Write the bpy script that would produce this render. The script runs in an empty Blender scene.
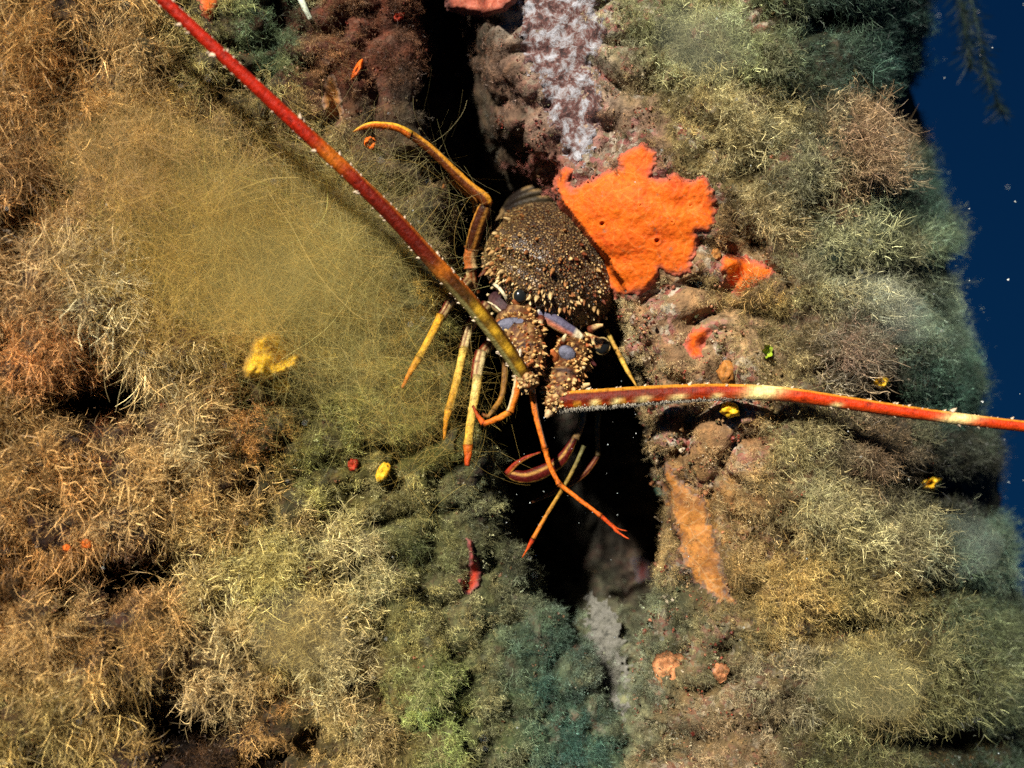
import bpy, math, random
import numpy as np
from mathutils import Vector
from mathutils.bvhtree import BVHTree

# ------------------------------------------------------------------ camera, water, light
S = 0.8 / 1024            # metres per photo pixel at the depth of the lobster's head
CD = 0.75                 # camera distance to that depth
scene = bpy.context.scene
cam_d = bpy.data.cameras.new('camera'); cam = bpy.data.objects.new('camera', cam_d)
scene.collection.objects.link(cam); scene.camera = cam
cam.location = (0, -CD, 0); cam.rotation_euler = (math.radians(90), 0, 0)
cam_d.sensor_width = 36; cam_d.lens = 36 * CD / 0.8
cam_d.clip_start = 0.01; cam_d.clip_end = 200
cam_d.dof.use_dof = True; cam_d.dof.focus_distance = 0.725; cam_d.dof.aperture_fstop = 2.6

world = bpy.data.worlds.new('World'); scene.world = world; world.use_nodes = True
wn = world.node_tree.nodes; wl = world.node_tree.links
bg = wn['Background']; bg.inputs[1].default_value = 1.0
# open water all round, a little deeper in tone upwards as the photograph shows it
_tc = wn.new('ShaderNodeTexCoord'); _sx = wn.new('ShaderNodeSeparateXYZ'); wl.new(_tc.outputs['Generated'], _sx.inputs[0])
_mr = wn.new('ShaderNodeMapRange'); _mr.inputs['From Min'].default_value = -0.5; _mr.inputs['From Max'].default_value = 0.6; wl.new(_sx.outputs['Z'], _mr.inputs['Value'])
_wr = wn.new('ShaderNodeValToRGB'); _wr.color_ramp.elements[0].color = (0.0010, 0.0148, 0.046, 1); _wr.color_ramp.elements[1].color = (0.0005, 0.0066, 0.027, 1)
wl.new(_mr.outputs[0], _wr.inputs[0]); wl.new(_wr.outputs[0], bg.inputs[0])

sun_d = bpy.data.lights.new('sun', 'SUN'); sun = bpy.data.objects.new('sun', sun_d)
scene.collection.objects.link(sun)
sun_d.energy = 5.0; sun_d.angle = math.radians(2.5); sun_d.color = (1.0, 0.95, 0.86)
TO_SUN = Vector((-0.38, -0.75, 0.54)).normalized()
sun.rotation_euler = (-TO_SUN).to_track_quat('-Z', 'Y').to_euler()
scene.view_settings.view_transform = 'Standard'; scene.view_settings.look = 'None'
scene.view_settings.exposure = 0.85; scene.view_settings.gamma = 1.0
scene.render.engine = 'CYCLES'
scene.cycles.use_denoising = False; scene.cycles.max_bounces = 3; scene.cycles.diffuse_bounces = 1; scene.cycles.glossy_bounces = 1; scene.cycles.transmission_bounces = 2

rng = np.random.default_rng(7); random.seed(7)
C = scene.collection

# ------------------------------------------------------------------ helpers
def P(px, py, d=0.0):
    """photo pixel + depth (pixels of depth, + is away from the camera) -> world"""
    px = np.asarray(px, float); py = np.asarray(py, float); d = np.asarray(d, float)
    k = (CD + d * S) / CD
    return np.stack([(px - 512) * S * k, d * S + 0 * px, (384 - py) * S * k], -1)

def unit(v): return v / (np.linalg.norm(v, axis=-1, keepdims=True) + 1e-12)

def lin(rgb, gain=1.0):
    c = np.asarray(rgb, float) / 255.0
    return np.clip(np.where(c <= 0.04045, c / 12.92, ((c + 0.055) / 1.055) ** 2.4) * gain, 0, 0.95)

def capc(c, top=0.78):
    c = np.asarray(c, float); m = np.max(c, axis=-1, keepdims=True)
    return c * np.minimum(1, top / np.maximum(m, 1e-6))

def hash3(ix, iy, iz, seed):
    h = (ix.astype(np.int64) * 374761393 + iy.astype(np.int64) * 668265263 + iz.astype(np.int64) * 2147483647 + seed * 1274126177) & 0xFFFFFFFF
    h = ((h ^ (h >> 13)) * 1274126177) & 0xFFFFFFFF
    h = ((h ^ (h >> 16)) * 2246822519) & 0xFFFFFFFF
    return ((h ^ (h >> 15)) & 0xFFFFFF) / float(0xFFFFFF)

_gr = np.random.default_rng(99).normal(size=(64, 3)); _gr /= np.linalg.norm(_gr, axis=1, keepdims=True)
def noise(x, y, z, seed=0):
    """gradient noise, about -1 .. 1"""
    x, y, z = np.broadcast_arrays(np.asarray(x, float), np.asarray(y, float), np.asarray(z, float))
    x0, y0, z0 = np.floor(x), np.floor(y), np.floor(z); fx, fy, fz = x - x0, y - y0, z - z0
    f = [t * t * t * (t * (t * 6 - 15) + 10) for t in (fx, fy, fz)]
    out = 0
    for i in (0, 1):
        for j in (0, 1):
            for k in (0, 1):
                g = _gr[(hash3(x0 + i, y0 + j, z0 + k, seed) * 63.999).astype(int)]
                w = (f[0] if i else 1 - f[0]) * (f[1] if j else 1 - f[1]) * (f[2] if k else 1 - f[2])
                out = out + w * (g[..., 0] * (fx - i) + g[..., 1] * (fy - j) + g[..., 2] * (fz - k))
    return out * 1.7

def fbm(x, y, z, seed=0, octv=3):
    a, s, o = 1.0, 0.0, 0
    for i in range(octv):
        o = o + a * noise(x, y, z, seed + i * 17); s += a
        a *= 0.5; x, y, z = np.asarray(x) * 2.03 + 3.1, np.asarray(y) * 2.03 + 1.7, np.asarray(z) * 2.03
    return o / s

def poly_dist(x, y, poly):
    """signed distance to a closed polygon, + inside"""
    p = np.asarray(poly, float); q = np.roll(p, -1, 0)
    best = np.full(x.shape, 1e9); inside = np.zeros(x.shape, bool)
    for (ax, ay), (bx, by) in zip(p, q):
        ex_, ey_ = bx - ax, by - ay
        t = np.clip(((x - ax) * ex_ + (y - ay) * ey_) / (ex_ * ex_ + ey_ * ey_ + 1e-9), 0, 1)
        best = np.minimum(best, np.hypot(x - ax - t * ex_, y - ay - t * ey_))
        cond = ((ay > y) != (by > y)) & (x < (bx - ax) * (y - ay) / (by - ay + 1e-12) + ax)
        inside ^= cond
    return np.where(inside, best, -best)

def make_mesh(name, V, F, mat, parent=None, cols=None, smooth=True, link=True, attrs=None):
    V = np.asarray(V, np.float32); F = np.asarray(F, np.int32)
    me = bpy.data.meshes.new(name)
    k = F.shape[1]
    me.vertices.add(len(V)); me.vertices.foreach_set('co', V.ravel())
    me.loops.add(F.size); me.loops.foreach_set('vertex_index', F.ravel())
    me.polygons.add(len(F)); me.polygons.foreach_set('loop_start', np.arange(0, F.size, k, dtype=np.int32))
    if smooth: me.polygons.foreach_set('use_smooth', np.ones(len(F), bool))
    me.update(calc_edges=True)
    if cols is not None:
        a = me.attributes.new('Col', 'FLOAT_COLOR', 'POINT')
        c4 = np.ones((len(V), 4), np.float32); c4[:, :3] = cols; a.data.foreach_set('color', c4.ravel())
    for n, v in (attrs or {}).items():
        a = me.attributes.new(n, 'FLOAT', 'POINT'); a.data.foreach_set('value', np.asarray(v, np.float32))
    me.materials.append(mat)
    o = bpy.data.objects.new(name, me)
    if link: C.objects.link(o)
    if parent is not None: o.parent = parent
    return o

def tag(o, label, cat, group=None):
    o['label'] = label; o['category'] = cat
    if group: o['group'] = group
    return o

class Acc:
    """collects quads of several shapes into one mesh"""
    def __init__(s): s.V = []; s.F = []; s.Cc = []; s.n = 0
    def add(s, V, F, col):
        V = np.asarray(V, float); F = np.asarray(F, int)
        col = np.broadcast_to(np.asarray(col, float), (len(V), 3))
        s.V.append(V); s.F.append(F + s.n); s.Cc.append(col); s.n += len(V)
    def build(s, name, mat, parent=None, smooth=True):
        return make_mesh(name, np.concatenate(s.V), np.concatenate(s.F), mat, parent, np.concatenate(s.Cc), smooth)

def grid_faces(nr, nc, wrap=False):
    r, c = np.meshgrid(np.arange(nr - 1), np.arange(nc if wrap else nc - 1), indexing='ij')
    c2 = (c + 1) % nc
    return np.stack([r * nc + c, r * nc + c2, (r + 1) * nc + c2, (r + 1) * nc + c], -1).reshape(-1, 4)

def smooth_path(pts, n):
    """Catmull-Rom resample of control rows (any number of columns)"""
    p = np.asarray(pts, float); m = len(p)
    e = np.concatenate([[2 * p[0] - p[1]], p, [2 * p[-1] - p[-2]]])
    t = np.linspace(0, m - 1 - 1e-6, n); i = t.astype(int); f = (t - i)[:, None]
    a, b, c, d = e[i], e[i + 1], e[i + 2], e[i + 3]
    return 0.5 * (2 * b + (c - a) * f + (2 * a - 5 * b + 4 * c - d) * f ** 2 + (3 * b - a - 3 * c + d) * f ** 3)

def sweep(pts, ra, rb, sides, colfn, power=1.0):
    """tube along world points; ra = radius towards the camera, rb = radius across.  angle 0 faces the camera"""
    pts = np.asarray(pts, float); n = len(pts)
    ra = np.broadcast_to(np.asarray(ra, float), (n,)); rb = np.broadcast_to(np.asarray(rb, float), (n,))
    T = np.gradient(pts, axis=0); T /= np.linalg.norm(T, axis=1, keepdims=True) + 1e-12
    ref = np.array([0.0, -1.0, 0.0]); A = ref - (T @ ref)[:, None] * T
    bad = np.linalg.norm(A, axis=1) < 0.15
    A[bad] = np.array([0, 0, 1.0]) - (T[bad] @ np.array([0, 0, 1.0]))[:, None] * T[bad]
    A /= np.linalg.norm(A, axis=1, keepdims=True); B = np.cross(T, A)
    th = np.linspace(0, 2 * np.pi, sides, endpoint=False)
    cs, sn = np.cos(th), np.sin(th)
    cs = np.sign(cs) * np.abs(cs) ** power; sn = np.sign(sn) * np.abs(sn) ** power
    V = pts[:, None, :] + ra[:, None, None] * cs[None, :, None] * A[:, None, :] + rb[:, None, None] * sn[None, :, None] * B[:, None, :]
    tt, hh = np.meshgrid(np.linspace(0, 1, n), th, indexing='ij')
    col = colfn(tt, hh).reshape(-1, 3)
    V = V.reshape(-1, 3); F = grid_faces(n, sides, True)
    k = len(V)
    V = np.concatenate([V, pts[:1], pts[-1:]]); col = np.concatenate([col, col[:1], col[-1:]])
    i = np.arange(sides); j = (i + 1) % sides
    caps = np.concatenate([np.stack([np.full(sides, k), j, i, i], -1)[:, [0, 1, 2, 2]],
                           np.stack([np.full(sides, k + 1), (n - 1) * sides + i, (n - 1) * sides + j, (n - 1) * sides + j], -1)])
    # degenerate quads are avoided by splitting every cap triangle in two with its mid point
    caps3 = caps[:, :3]
    mids = V[caps3].mean(1); mc = col[caps3].mean(1); m0 = len(V)
    V = np.concatenate([V, (V[caps3[:, 1]] + V[caps3[:, 2]]) / 2]); col = np.concatenate([col, mc])
    q = np.stack([caps3[:, 0], caps3[:, 1], m0 + np.arange(len(caps3)), caps3[:, 2]], -1)
    return V, np.concatenate([F, q]), col

def cones(base, dirs, r, h, sides=5):
    """many little cones -> V, F(tris as quads not needed) """
    n = len(base); dirs = dirs / (np.linalg.norm(dirs, axis=1, keepdims=True) + 1e-12)
    up = np.where(np.abs(dirs[:, 2:3]) < 0.9, [[0, 0, 1.0]], [[1.0, 0, 0]])
    a = np.cross(dirs, up); a /= np.linalg.norm(a, axis=1, keepdims=True); b = np.cross(dirs, a)
    th = np.linspace(0, 2 * np.pi, sides, endpoint=False)
    r = np.broadcast_to(r, (n,)); h = np.broadcast_to(h, (n,))
    ring = base[:, None] + r[:, None, None] * (np.cos(th)[None, :, None] * a[:, None] + np.sin(th)[None, :, None] * b[:, None])
    mid = base[:, None] + h[:, None, None] * 0.55 * dirs[:, None] + 0.62 * (ring - base[:, None])
    tip = base[:, None] + h[:, None, None] * dirs[:, None] + 0.08 * (ring - base[:, None])
    V = np.concatenate([ring, mid, tip], 1)                      # n, 3*sides, 3
    i = np.arange(sides); j = (i + 1) % sides
    f = np.concatenate([np.stack([i, j, sides + j, sides + i], -1), np.stack([sides + i, sides + j, 2 * sides + j, 2 * sides + i], -1)])
    F = (np.arange(n)[:, None, None] * 3 * sides + f[None]).reshape(-1, 4)
    return V.reshape(-1, 3), F

# ------------------------------------------------------------------ materials
def new_mat(name):
    m = bpy.data.materials.new(name); m.use_nodes = True
    nt = m.node_tree; return m, nt.nodes, nt.links, nt.nodes['Principled BSDF']

def N(nodes, kind, **kw):
    n = nodes.new(kind)
    for k, v in kw.items():
        if k in n.inputs: n.inputs[k].default_value = v
        else: setattr(n, k, v)
    return n

def ramp(nodes, stops):
    r = nodes.new('ShaderNodeValToRGB'); e = r.color_ramp.elements
    while len(e) < len(stops): e.new(0.5)
    for el, (p, c) in zip(e, stops): el.position = p; el.color = (*c, 1) if len(c) == 3 else c
    return r

def mixc(nodes, links, fac, a, b, mode='MIX'):
    m = nodes.new('ShaderNodeMix'); m.data_type = 'RGBA'; m.blend_type = mode
    for sock, v in ((m.inputs[0], fac), (m.inputs[6], a), (m.inputs[7], b)):
        if isinstance(v, bpy.types.NodeSocket): links.new(v, sock)
        elif isinstance(v, (int, float)): sock.default_value = v
        else: sock.default_value = (*v, 1)
    return m.outputs[2]

def mat_rock():
    m, n, l, b = new_mat('encrusted_rock')
    at = N(n, 'ShaderNodeAttribute', attribute_name='Col'); tc = n.new('ShaderNodeTexCoord')
    n1 = N(n, 'ShaderNodeTexNoise', Scale=95.0, Detail=6.0, Roughness=0.7); l.new(tc.outputs['Object'], n1.inputs['Vector'])
    n2 = N(n, 'ShaderNodeTexNoise', Scale=38.0, Detail=5.0, Roughness=0.65); l.new(tc.outputs['Object'], n2.inputs['Vector'])
    vo = N(n, 'ShaderNodeTexVoronoi', Scale=240.0); l.new(tc.outputs['Object'], vo.inputs['Vector'])
    r1 = ramp(n, [(0.30, (0.25, 0.22, 0.2)), (0.5, (0.8, 0.8, 0.8)), (0.72, (1.7, 1.55, 1.4))]); l.new(n1.outputs[0], r1.inputs[0])
    c = mixc(n, l, 1.0, at.outputs['Color'], r1.outputs[0], 'MULTIPLY')
    # crusts of coralline red, pink and cream in small patches
    r2 = ramp(n, [(0.49, (0, 0, 0)), (0.57, (1, 1, 1))]); l.new(n2.outputs[0], r2.inputs[0])
    sp = N(n, 'ShaderNodeSeparateColor'); l.new(vo.outputs['Color'], sp.inputs[0])
    pal = ramp(n, [(0.0, (0.20, 0.035, 0.03)), (0.3, (0.34, 0.15, 0.13)), (0.55, (0.10, 0.09, 0.04)), (0.8, (0.5, 0.42, 0.32)), (1.0, (0.06, 0.07, 0.045))])
    l.new(sp.outputs[0], pal.inputs[0])
    fac = N(n, 'ShaderNodeMath', operation='MULTIPLY'); l.new(r2.outputs[0], fac.inputs[0]); l.new(at.outputs['Alpha'], fac.inputs[1])
    f2 = N(n, 'ShaderNodeMath', operation='MULTIPLY'); l.new(r2.outputs[0], f2.inputs[0]); cr = N(n, 'ShaderNodeAttribute', attribute_name='crusty'); l.new(cr.outputs['Fac'], f2.inputs[1])
    c = mixc(n, l, f2.outputs[0], c, pal.outputs[0])
    l.new(c, b.inputs['Base Color']); b.inputs['Roughness'].default_value = 0.85
    b.inputs['Specular IOR Level'].default_value = 0.25
    bp = N(n, 'ShaderNodeBump', Strength=1.0, Distance=0.004)
    ad = N(n, 'ShaderNodeMath', operation='ADD'); l.new(n1.outputs[0], ad.inputs[0])
    n3 = N(n, 'ShaderNodeTexNoise', Scale=420.0, Detail=3.0); l.new(tc.outputs['Object'], n3.inputs['Vector'])
    ml = N(n, 'ShaderNodeMath', operation='MULTIPLY'); l.new(n3.outputs[0], ml.inputs[0]); ml.inputs[1].default_value = 0.35
    l.new(ml.outputs[0], ad.inputs[1]); l.new(ad.outputs[0], bp.inputs['Height']); l.new(bp.outputs[0], b.inputs['Normal'])
    return m

def mat_algae(name, src):
    m, n, l, b = new_mat(name)
    if src == 'instancer': at = N(n, 'ShaderNodeAttribute', attribute_name='tint', attribute_type='INSTANCER'); base = at.outputs['Color']
    else: at = n.new('ShaderNodeObjectInfo'); base = at.outputs['Color']
    sh = N(n, 'ShaderNodeAttribute', attribute_name='shade')
    c = mixc(n, l, 1.0, base, sh.outputs['Color'], 'MULTIPLY')
    l.new(c, b.inputs['Base Color']); b.inputs['Roughness'].default_value = 0.5
    b.inputs['Specular IOR Level'].default_value = 0.35
    tr = n.new('ShaderNodeBsdfTranslucent'); l.new(c, tr.inputs[0])
    mx = n.new('ShaderNodeMixShader'); mx.inputs[0].default_value = 0.28
    l.new(b.outputs[0], mx.inputs[1]); l.new(tr.outputs[0], mx.inputs[2]); l.new(mx.outputs[0], n['Material Output'].inputs[0])
    return m

def mat_col(name, rough=0.4, spec=0.5, bump=0.0, bscale=300.0, sss=0.0, mottle=0.25):
    m, n, l, b = new_mat(name)
    at = N(n, 'ShaderNodeAttribute', attribute_name='Col'); tc = n.new('ShaderNodeTexCoord')
    no = N(n, 'ShaderNodeTexNoise', Scale=bscale, Detail=5.0, Roughness=0.65); l.new(tc.outputs['Object'], no.inputs['Vector'])
    r = ramp(n, [(0.3, (1 - mottle * 2,) * 3), (0.5, (1, 1, 1)), (0.75, (1 + mottle,) * 3)]); l.new(no.outputs[0], r.inputs[0])
    l.new(mixc(n, l, 1.0, at.outputs['Color'], r.outputs[0], 'MULTIPLY'), b.inputs['Base Color'])
    b.inputs['Roughness'].default_value = rough; b.inputs['Specular IOR Level'].default_value = spec
    if sss: b.inputs['Subsurface Weight'].default_value = sss; b.inputs['Subsurface Scale'].default_value = 0.003
    if bump:
        bp = N(n, 'ShaderNodeBump', Strength=bump, Distance=0.0015); l.new(no.outputs[0], bp.inputs['Height']); l.new(bp.outputs[0], b.inputs['Normal'])
    return m

def mat_carapace():
    m, n, l, b = new_mat('spiny_carapace')
    tc = n.new('ShaderNodeTexCoord'); at = N(n, 'ShaderNodeAttribute', attribute_name='Col')
    vo = N(n, 'ShaderNodeTexVoronoi', Scale=470.0, Randomness=0.95); l.new(tc.outputs['Object'], vo.inputs['Vector'])
    no = N(n, 'ShaderNodeTexNoise', Scale=60.0, Detail=4.0); l.new(tc.outputs['Object'], no.inputs['Vector'])
    dots = ramp(n, [(0.0, (1, 1, 1)), (0.38, (0.9, 0.9, 0.9)), (0.64, (0, 0, 0))]); l.new(vo.outputs['Distance'], dots.inputs[0])
    sp = N(n, 'ShaderNodeSeparateColor'); l.new(vo.outputs['Color'], sp.inputs[0])
    tan = ramp(n, [(0.0, (0.10, 0.06, 0.03)), (0.4, (0.22, 0.145, 0.07)), (0.8, (0.34, 0.24, 0.13)), (1.0, (0.5, 0.38, 0.22))]); l.new(sp.outputs[0], tan.inputs[0])
    dk = ramp(n, [(0.35, (0.035, 0.018, 0.014)), (0.65, (0.10, 0.058, 0.03))]); l.new(no.outputs[0], dk.inputs[0])
    c = mixc(n, l, dots.outputs[0], dk.outputs[0], tan.outputs[0])
    c = mixc(n, l, 1.0, c, at.outputs['Color'], 'MULTIPLY')
    l.new(c, b.inputs['Base Color']); b.inputs['Roughness'].default_value = 0.42
    bp = N(n, 'ShaderNodeBump', Strength=1.0, Distance=0.0022); l.new(dots.outputs[0], bp.inputs['Height']); l.new(bp.outputs[0], b.inputs['Normal'])
    return m

def mat_sponge(name, c1, c2, pale):
    m, n, l, b = new_mat(name)
    tc = n.new('ShaderNodeTexCoord')
    n1 = N(n, 'ShaderNodeTexNoise', Scale=42.0, Detail=6.0, Roughness=0.65, Distortion=0.6); l.new(tc.outputs['Object'], n1.inputs['Vector'])
    n2 = N(n, 'ShaderNodeTexNoise', Scale=330.0, Detail=3.0); l.new(tc.outputs['Object'], n2.inputs['Vector'])
    vo = N(n, 'ShaderNodeTexVoronoi', Scale=75.0, feature='DISTANCE_TO_EDGE'); l.new(tc.outputs['Object'], vo.inputs['Vector'])
    r = ramp(n, [(0.32, c2), (0.55, c1), (0.85, c1)]); l.new(n1.outputs[0], r.inputs[0])
    ve = ramp(n, [(0.0, (0.55, 0.55, 0.55)), (0.05, (0, 0, 0))]); l.new(vo.outputs[0], ve.inputs[0])
    vm = N(n, 'ShaderNodeMath', operation='MULTIPLY'); l.new(ve.outputs[0], vm.inputs[0]); l.new(n1.outputs[0], vm.inputs[1])
    c = mixc(n, l, vm.outputs[0], r.outputs[0], pale)
    r2 = ramp(n, [(0.3, (0.75, 0.7, 0.7)), (0.6, (1.05, 1.05, 1.05))]); l.new(n2.outputs[0], r2.inputs[0])
    c = mixc(n, l, 1.0, c, r2.outputs[0], 'MULTIPLY')
    rim = N(n, 'ShaderNodeAttribute', attribute_name='rim')
    c = mixc(n, l, rim.outputs['Fac'], c, tuple(0.45 * q + 0.06 for q in c2))
    n4 = N(n, 'ShaderNodeTexNoise', Scale=150.0, Detail=6.0, Roughness=0.7); l.new(tc.outputs['Object'], n4.inputs['Vector'])
    silt = ramp(n, [(0.60, (0, 0, 0)), (0.70, (0.8, 0.8, 0.8))]); l.new(n4.outputs[0], silt.inputs[0])
    c = mixc(n, l, silt.outputs[0], c, (0.16, 0.12, 0.07))
    l.new(c, b.inputs['Base Color']); b.inputs['Roughness'].default_value = 0.65; b.inputs['Specular IOR Level'].default_value = 0.15
    b.inputs['Subsurface Weight'].default_value = 0.15; b.inputs['Subsurface Scale'].default_value = 0.004
    b.inputs['Subsurface Radius'].default_value = (1, 0.3, 0.1)
    ad = N(n, 'ShaderNodeMath', operation='MULTIPLY_ADD'); l.new(n1.outputs[0], ad.inputs[0]); ad.inputs[1].default_value = 1.4; l.new(n2.outputs[0], ad.inputs[2])
    bp = N(n, 'ShaderNodeBump', Strength=0.55, Distance=0.0015); l.new(ad.outputs[0], bp.inputs['Height']); l.new(bp.outputs[0], b.inputs['Normal'])
    return m

M_rock = mat_rock()
M_turf = mat_algae('turf_filament', 'instancer'); M_tuft = mat_algae('tuft_filament', 'object')
M_shell = mat_col('lobster_shell', 0.45, 0.16, 0.8, 300.0, 0.0, 0.3)
M_cara = mat_carapace()
M_plain = mat_col('soft_growth', 0.55, 0.3, 0.7, 220.0, 0.1)
M_orange = mat_sponge('orange_sponge', (0.66, 0.120, 0.006), (0.52, 0.062, 0.005), (0.68, 0.24, 0.05))
M_ochre = mat_sponge('ochre_sponge', (0.40, 0.165, 0.035), (0.13, 0.055, 0.02), (0.5, 0.36, 0.18))
M_red = mat_sponge('red_sponge', (0.38, 0.035, 0.012), (0.16, 0.015, 0.008), (0.5, 0.12, 0.05))
M_red_shaded = mat_sponge('shaded_red_sponge', (0.07, 0.010, 0.008), (0.03, 0.006, 0.005), (0.1, 0.03, 0.02))  # red sponge with the dimness of the crevice put into its colour
M_yellow = mat_sponge('yellow_sponge', (0.80, 0.48, 0.02), (0.60, 0.28, 0.012), (0.85, 0.66, 0.15))
def mat_crust(name, stops, scale):
    m, n, l, b = new_mat(name); tc = n.new('ShaderNodeTexCoord')
    n1 = N(n, 'ShaderNodeTexNoise', Scale=scale, Detail=8.0, Roughness=0.75, Distortion=0.4); l.new(tc.outputs['Object'], n1.inputs['Vector'])
    r = ramp(n, stops); l.new(n1.outputs[0], r.inputs[0]); l.new(r.outputs[0], b.inputs['Base Color']); b.inputs['Roughness'].default_value = 0.8
    bp = N(n, 'ShaderNodeBump', Strength=1.0, Distance=0.003); l.new(n1.outputs[0], bp.inputs['Height']); l.new(bp.outputs[0], b.inputs['Normal'])
    return m
M_lilac = mat_crust('lilac_coralline', [(0.40, (0.035, 0.016, 0.014)), (0.46, (0.12, 0.04, 0.03)), (0.51, (0.20, 0.16, 0.15)), (0.57, (0.32, 0.31, 0.33)), (0.68, (0.46, 0.46, 0.49))], 105.0)
M_pale = mat_crust('pale_grainy_crust', [(0.38, (0.05, 0.05, 0.04)), (0.47, (0.2, 0.19, 0.15)), (0.58, (0.19, 0.18, 0.15)), (0.72, (0.36, 0.34, 0.30))], 170.0)
M_pinkc = mat_crust('pink_coralline', [(0.38, (0.04, 0.03, 0.016)), (0.47, (0.13, 0.08, 0.045)), (0.53, (0.30, 0.13, 0.09)), (0.60, (0.34, 0.24, 0.15)), (0.72, (0.52, 0.44, 0.34))], 190.0)
M_pink = mat_sponge('pink_crust', (0.42, 0.12, 0.07), (0.25, 0.05, 0.03), (0.6, 0.3, 0.2))

# ------------------------------------------------------------------ the rock wall
_y = np.array([-200, 0, 100, 150, 175, 200, 225, 250, 275, 300, 350, 400, 450, 500, 550, 600, 650, 700, 768, 950])
_L = np.array([400, 404, 408, 414, 420, 428, 432, 430, 428, 426, 440, 456, 470, 480, 496, 528, 570, 600, 617, 625])
_R = np.array([500, 503, 520, 542, 553, 566, 582, 604, 616, 624, 642, 654, 664, 672, 678, 668, 652, 648, 642, 640])
_Dm = np.array([190, 190, 210, 230, 240, 250, 260, 270, 270, 270, 270, 270, 270, 280, 280, 200, 80, 52, 48, 40])
_ey = np.array([-300, 0, 60, 130, 200, 250, 300, 340, 400, 450, 520, 560, 620, 700, 768, 1000])
_ex = np.array([925, 925, 922, 918, 945, 955, 942, 968, 975, 990, 1000, 1004, 1024, 1040, 1050, 1060])

BUMPS = [  # px, py, rx, ry, amount (px of depth, negative = towards the camera)
    (90, 290, 70, 40, -34), (165, 350, 50, 25, -18), (180, 425, 70, 28, -24), (60, 350, 45, 30, -14), (95, 404, 70, 36, 190),
    (140, 500, 70, 30, -22), (125, 576, 74, 27, 180), (25, 560, 40, 18, 60), (205, 575, 50, 40, -24), (300, 625, 55, 55, -22),
    (225, 680, 45, 28, -26), (190, 724, 58, 34, 180), (300, 756, 60, 20, 80), (60, 640, 60, 40, -20), (60, 745, 50, 20, 60), (310, 700, 40, 12, 40), (230, 620, 34, 12, 40), (150, 460, 50, 11, 46), (20, 400, 26, 16, 50), (70, 600, 30, 12, 40), (160, 100, 50, 12, 30), (860, 275, 40, 11, 46), (900, 480, 40, 11, 50), (940, 590, 40, 11, 50), (760, 85, 40, 11, 34), (990, 500, 24, 18, 60), 
    (22, 130, 26, 18, 90), (42, 198, 30, 20, 80), (78, 78, 36, 14, 50), (120, 40, 60, 25, -12), (250, 250, 130, 90, 46),
    (330, 560, 50, 24, -12), (255, 408, 40, 18, 60), (270, 365, 30, 22, -18), (420, 690, 60, 40, -10), (450, 540, 30, 60, 8),
    (640, 215, 75, 65, -14), (745, 235, 15, 24, 50), (700, 120, 60, 40, -10), (860, 155, 45, 38, -34), (800, 175, 36, 26, -14),
    (905, 110, 22, 34, 80), (842, 198, 36, 13, 80), (760, 50, 60, 40, -12), (825, 18, 50, 18, 60), (890, 40, 30, 25, 20),
    (900, 245, 46, 30, -26), (945, 235, 26, 26, -22), (925, 268, 34, 13, 70), (875, 300, 60, 30, -20), (850, 345, 34, 30, -26),
    (805, 270, 45, 36, -18), (880, 400, 36, 14, 60), (930, 345, 34, 34, -20), (955, 420, 34, 24, 18), (820, 420, 60, 30, -12),
    (860, 470, 50, 30, -20), (955, 487, 42, 20, 110), (760, 560, 50, 40, -16), (800, 505, 45, 25, -20), (900, 550, 70, 40, -20),
    (985, 560, 34, 30, -22), (880, 624, 60, 14, 80), (770, 548, 34, 10, 50), (860, 680, 60, 36, -20), (940, 640, 45, 34, -20), (805, 645, 40, 12, 55),
    (950, 740, 55, 24, 110), (870, 742, 40, 14, 50), (780, 724, 30, 16, 60), (740, 690, 50, 40, -10), (715, 430, 60, 60, -10), (670, 668, 24, 24, -8),
]

SPONGE = [(555,188),(558,172),(566,165),(573,169),(568,181),(573,188),(587,180),(603,173),(620,167),(617,155),(630,149),(643,143),(656,152),(657,165),(651,176),(662,179),(674,172),
          (690,180),(704,175),(711,186),(716,202),(716,223),(709,232),(697,232),(699,244),(692,261),(690,272),(674,277),(660,270),(657,282),(643,293),(617,296),(608,286),(599,270),(594,261),
          (583,247),(589,244),(575,225),(561,207)]
SHEET = [(660,458),(668,460),(676,476),(690,486),(704,500),(712,522),(718,550),(727,578),(735,606),(724,604),(712,594),(694,584),(684,566),(676,536),(668,505),(662,480)]

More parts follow.
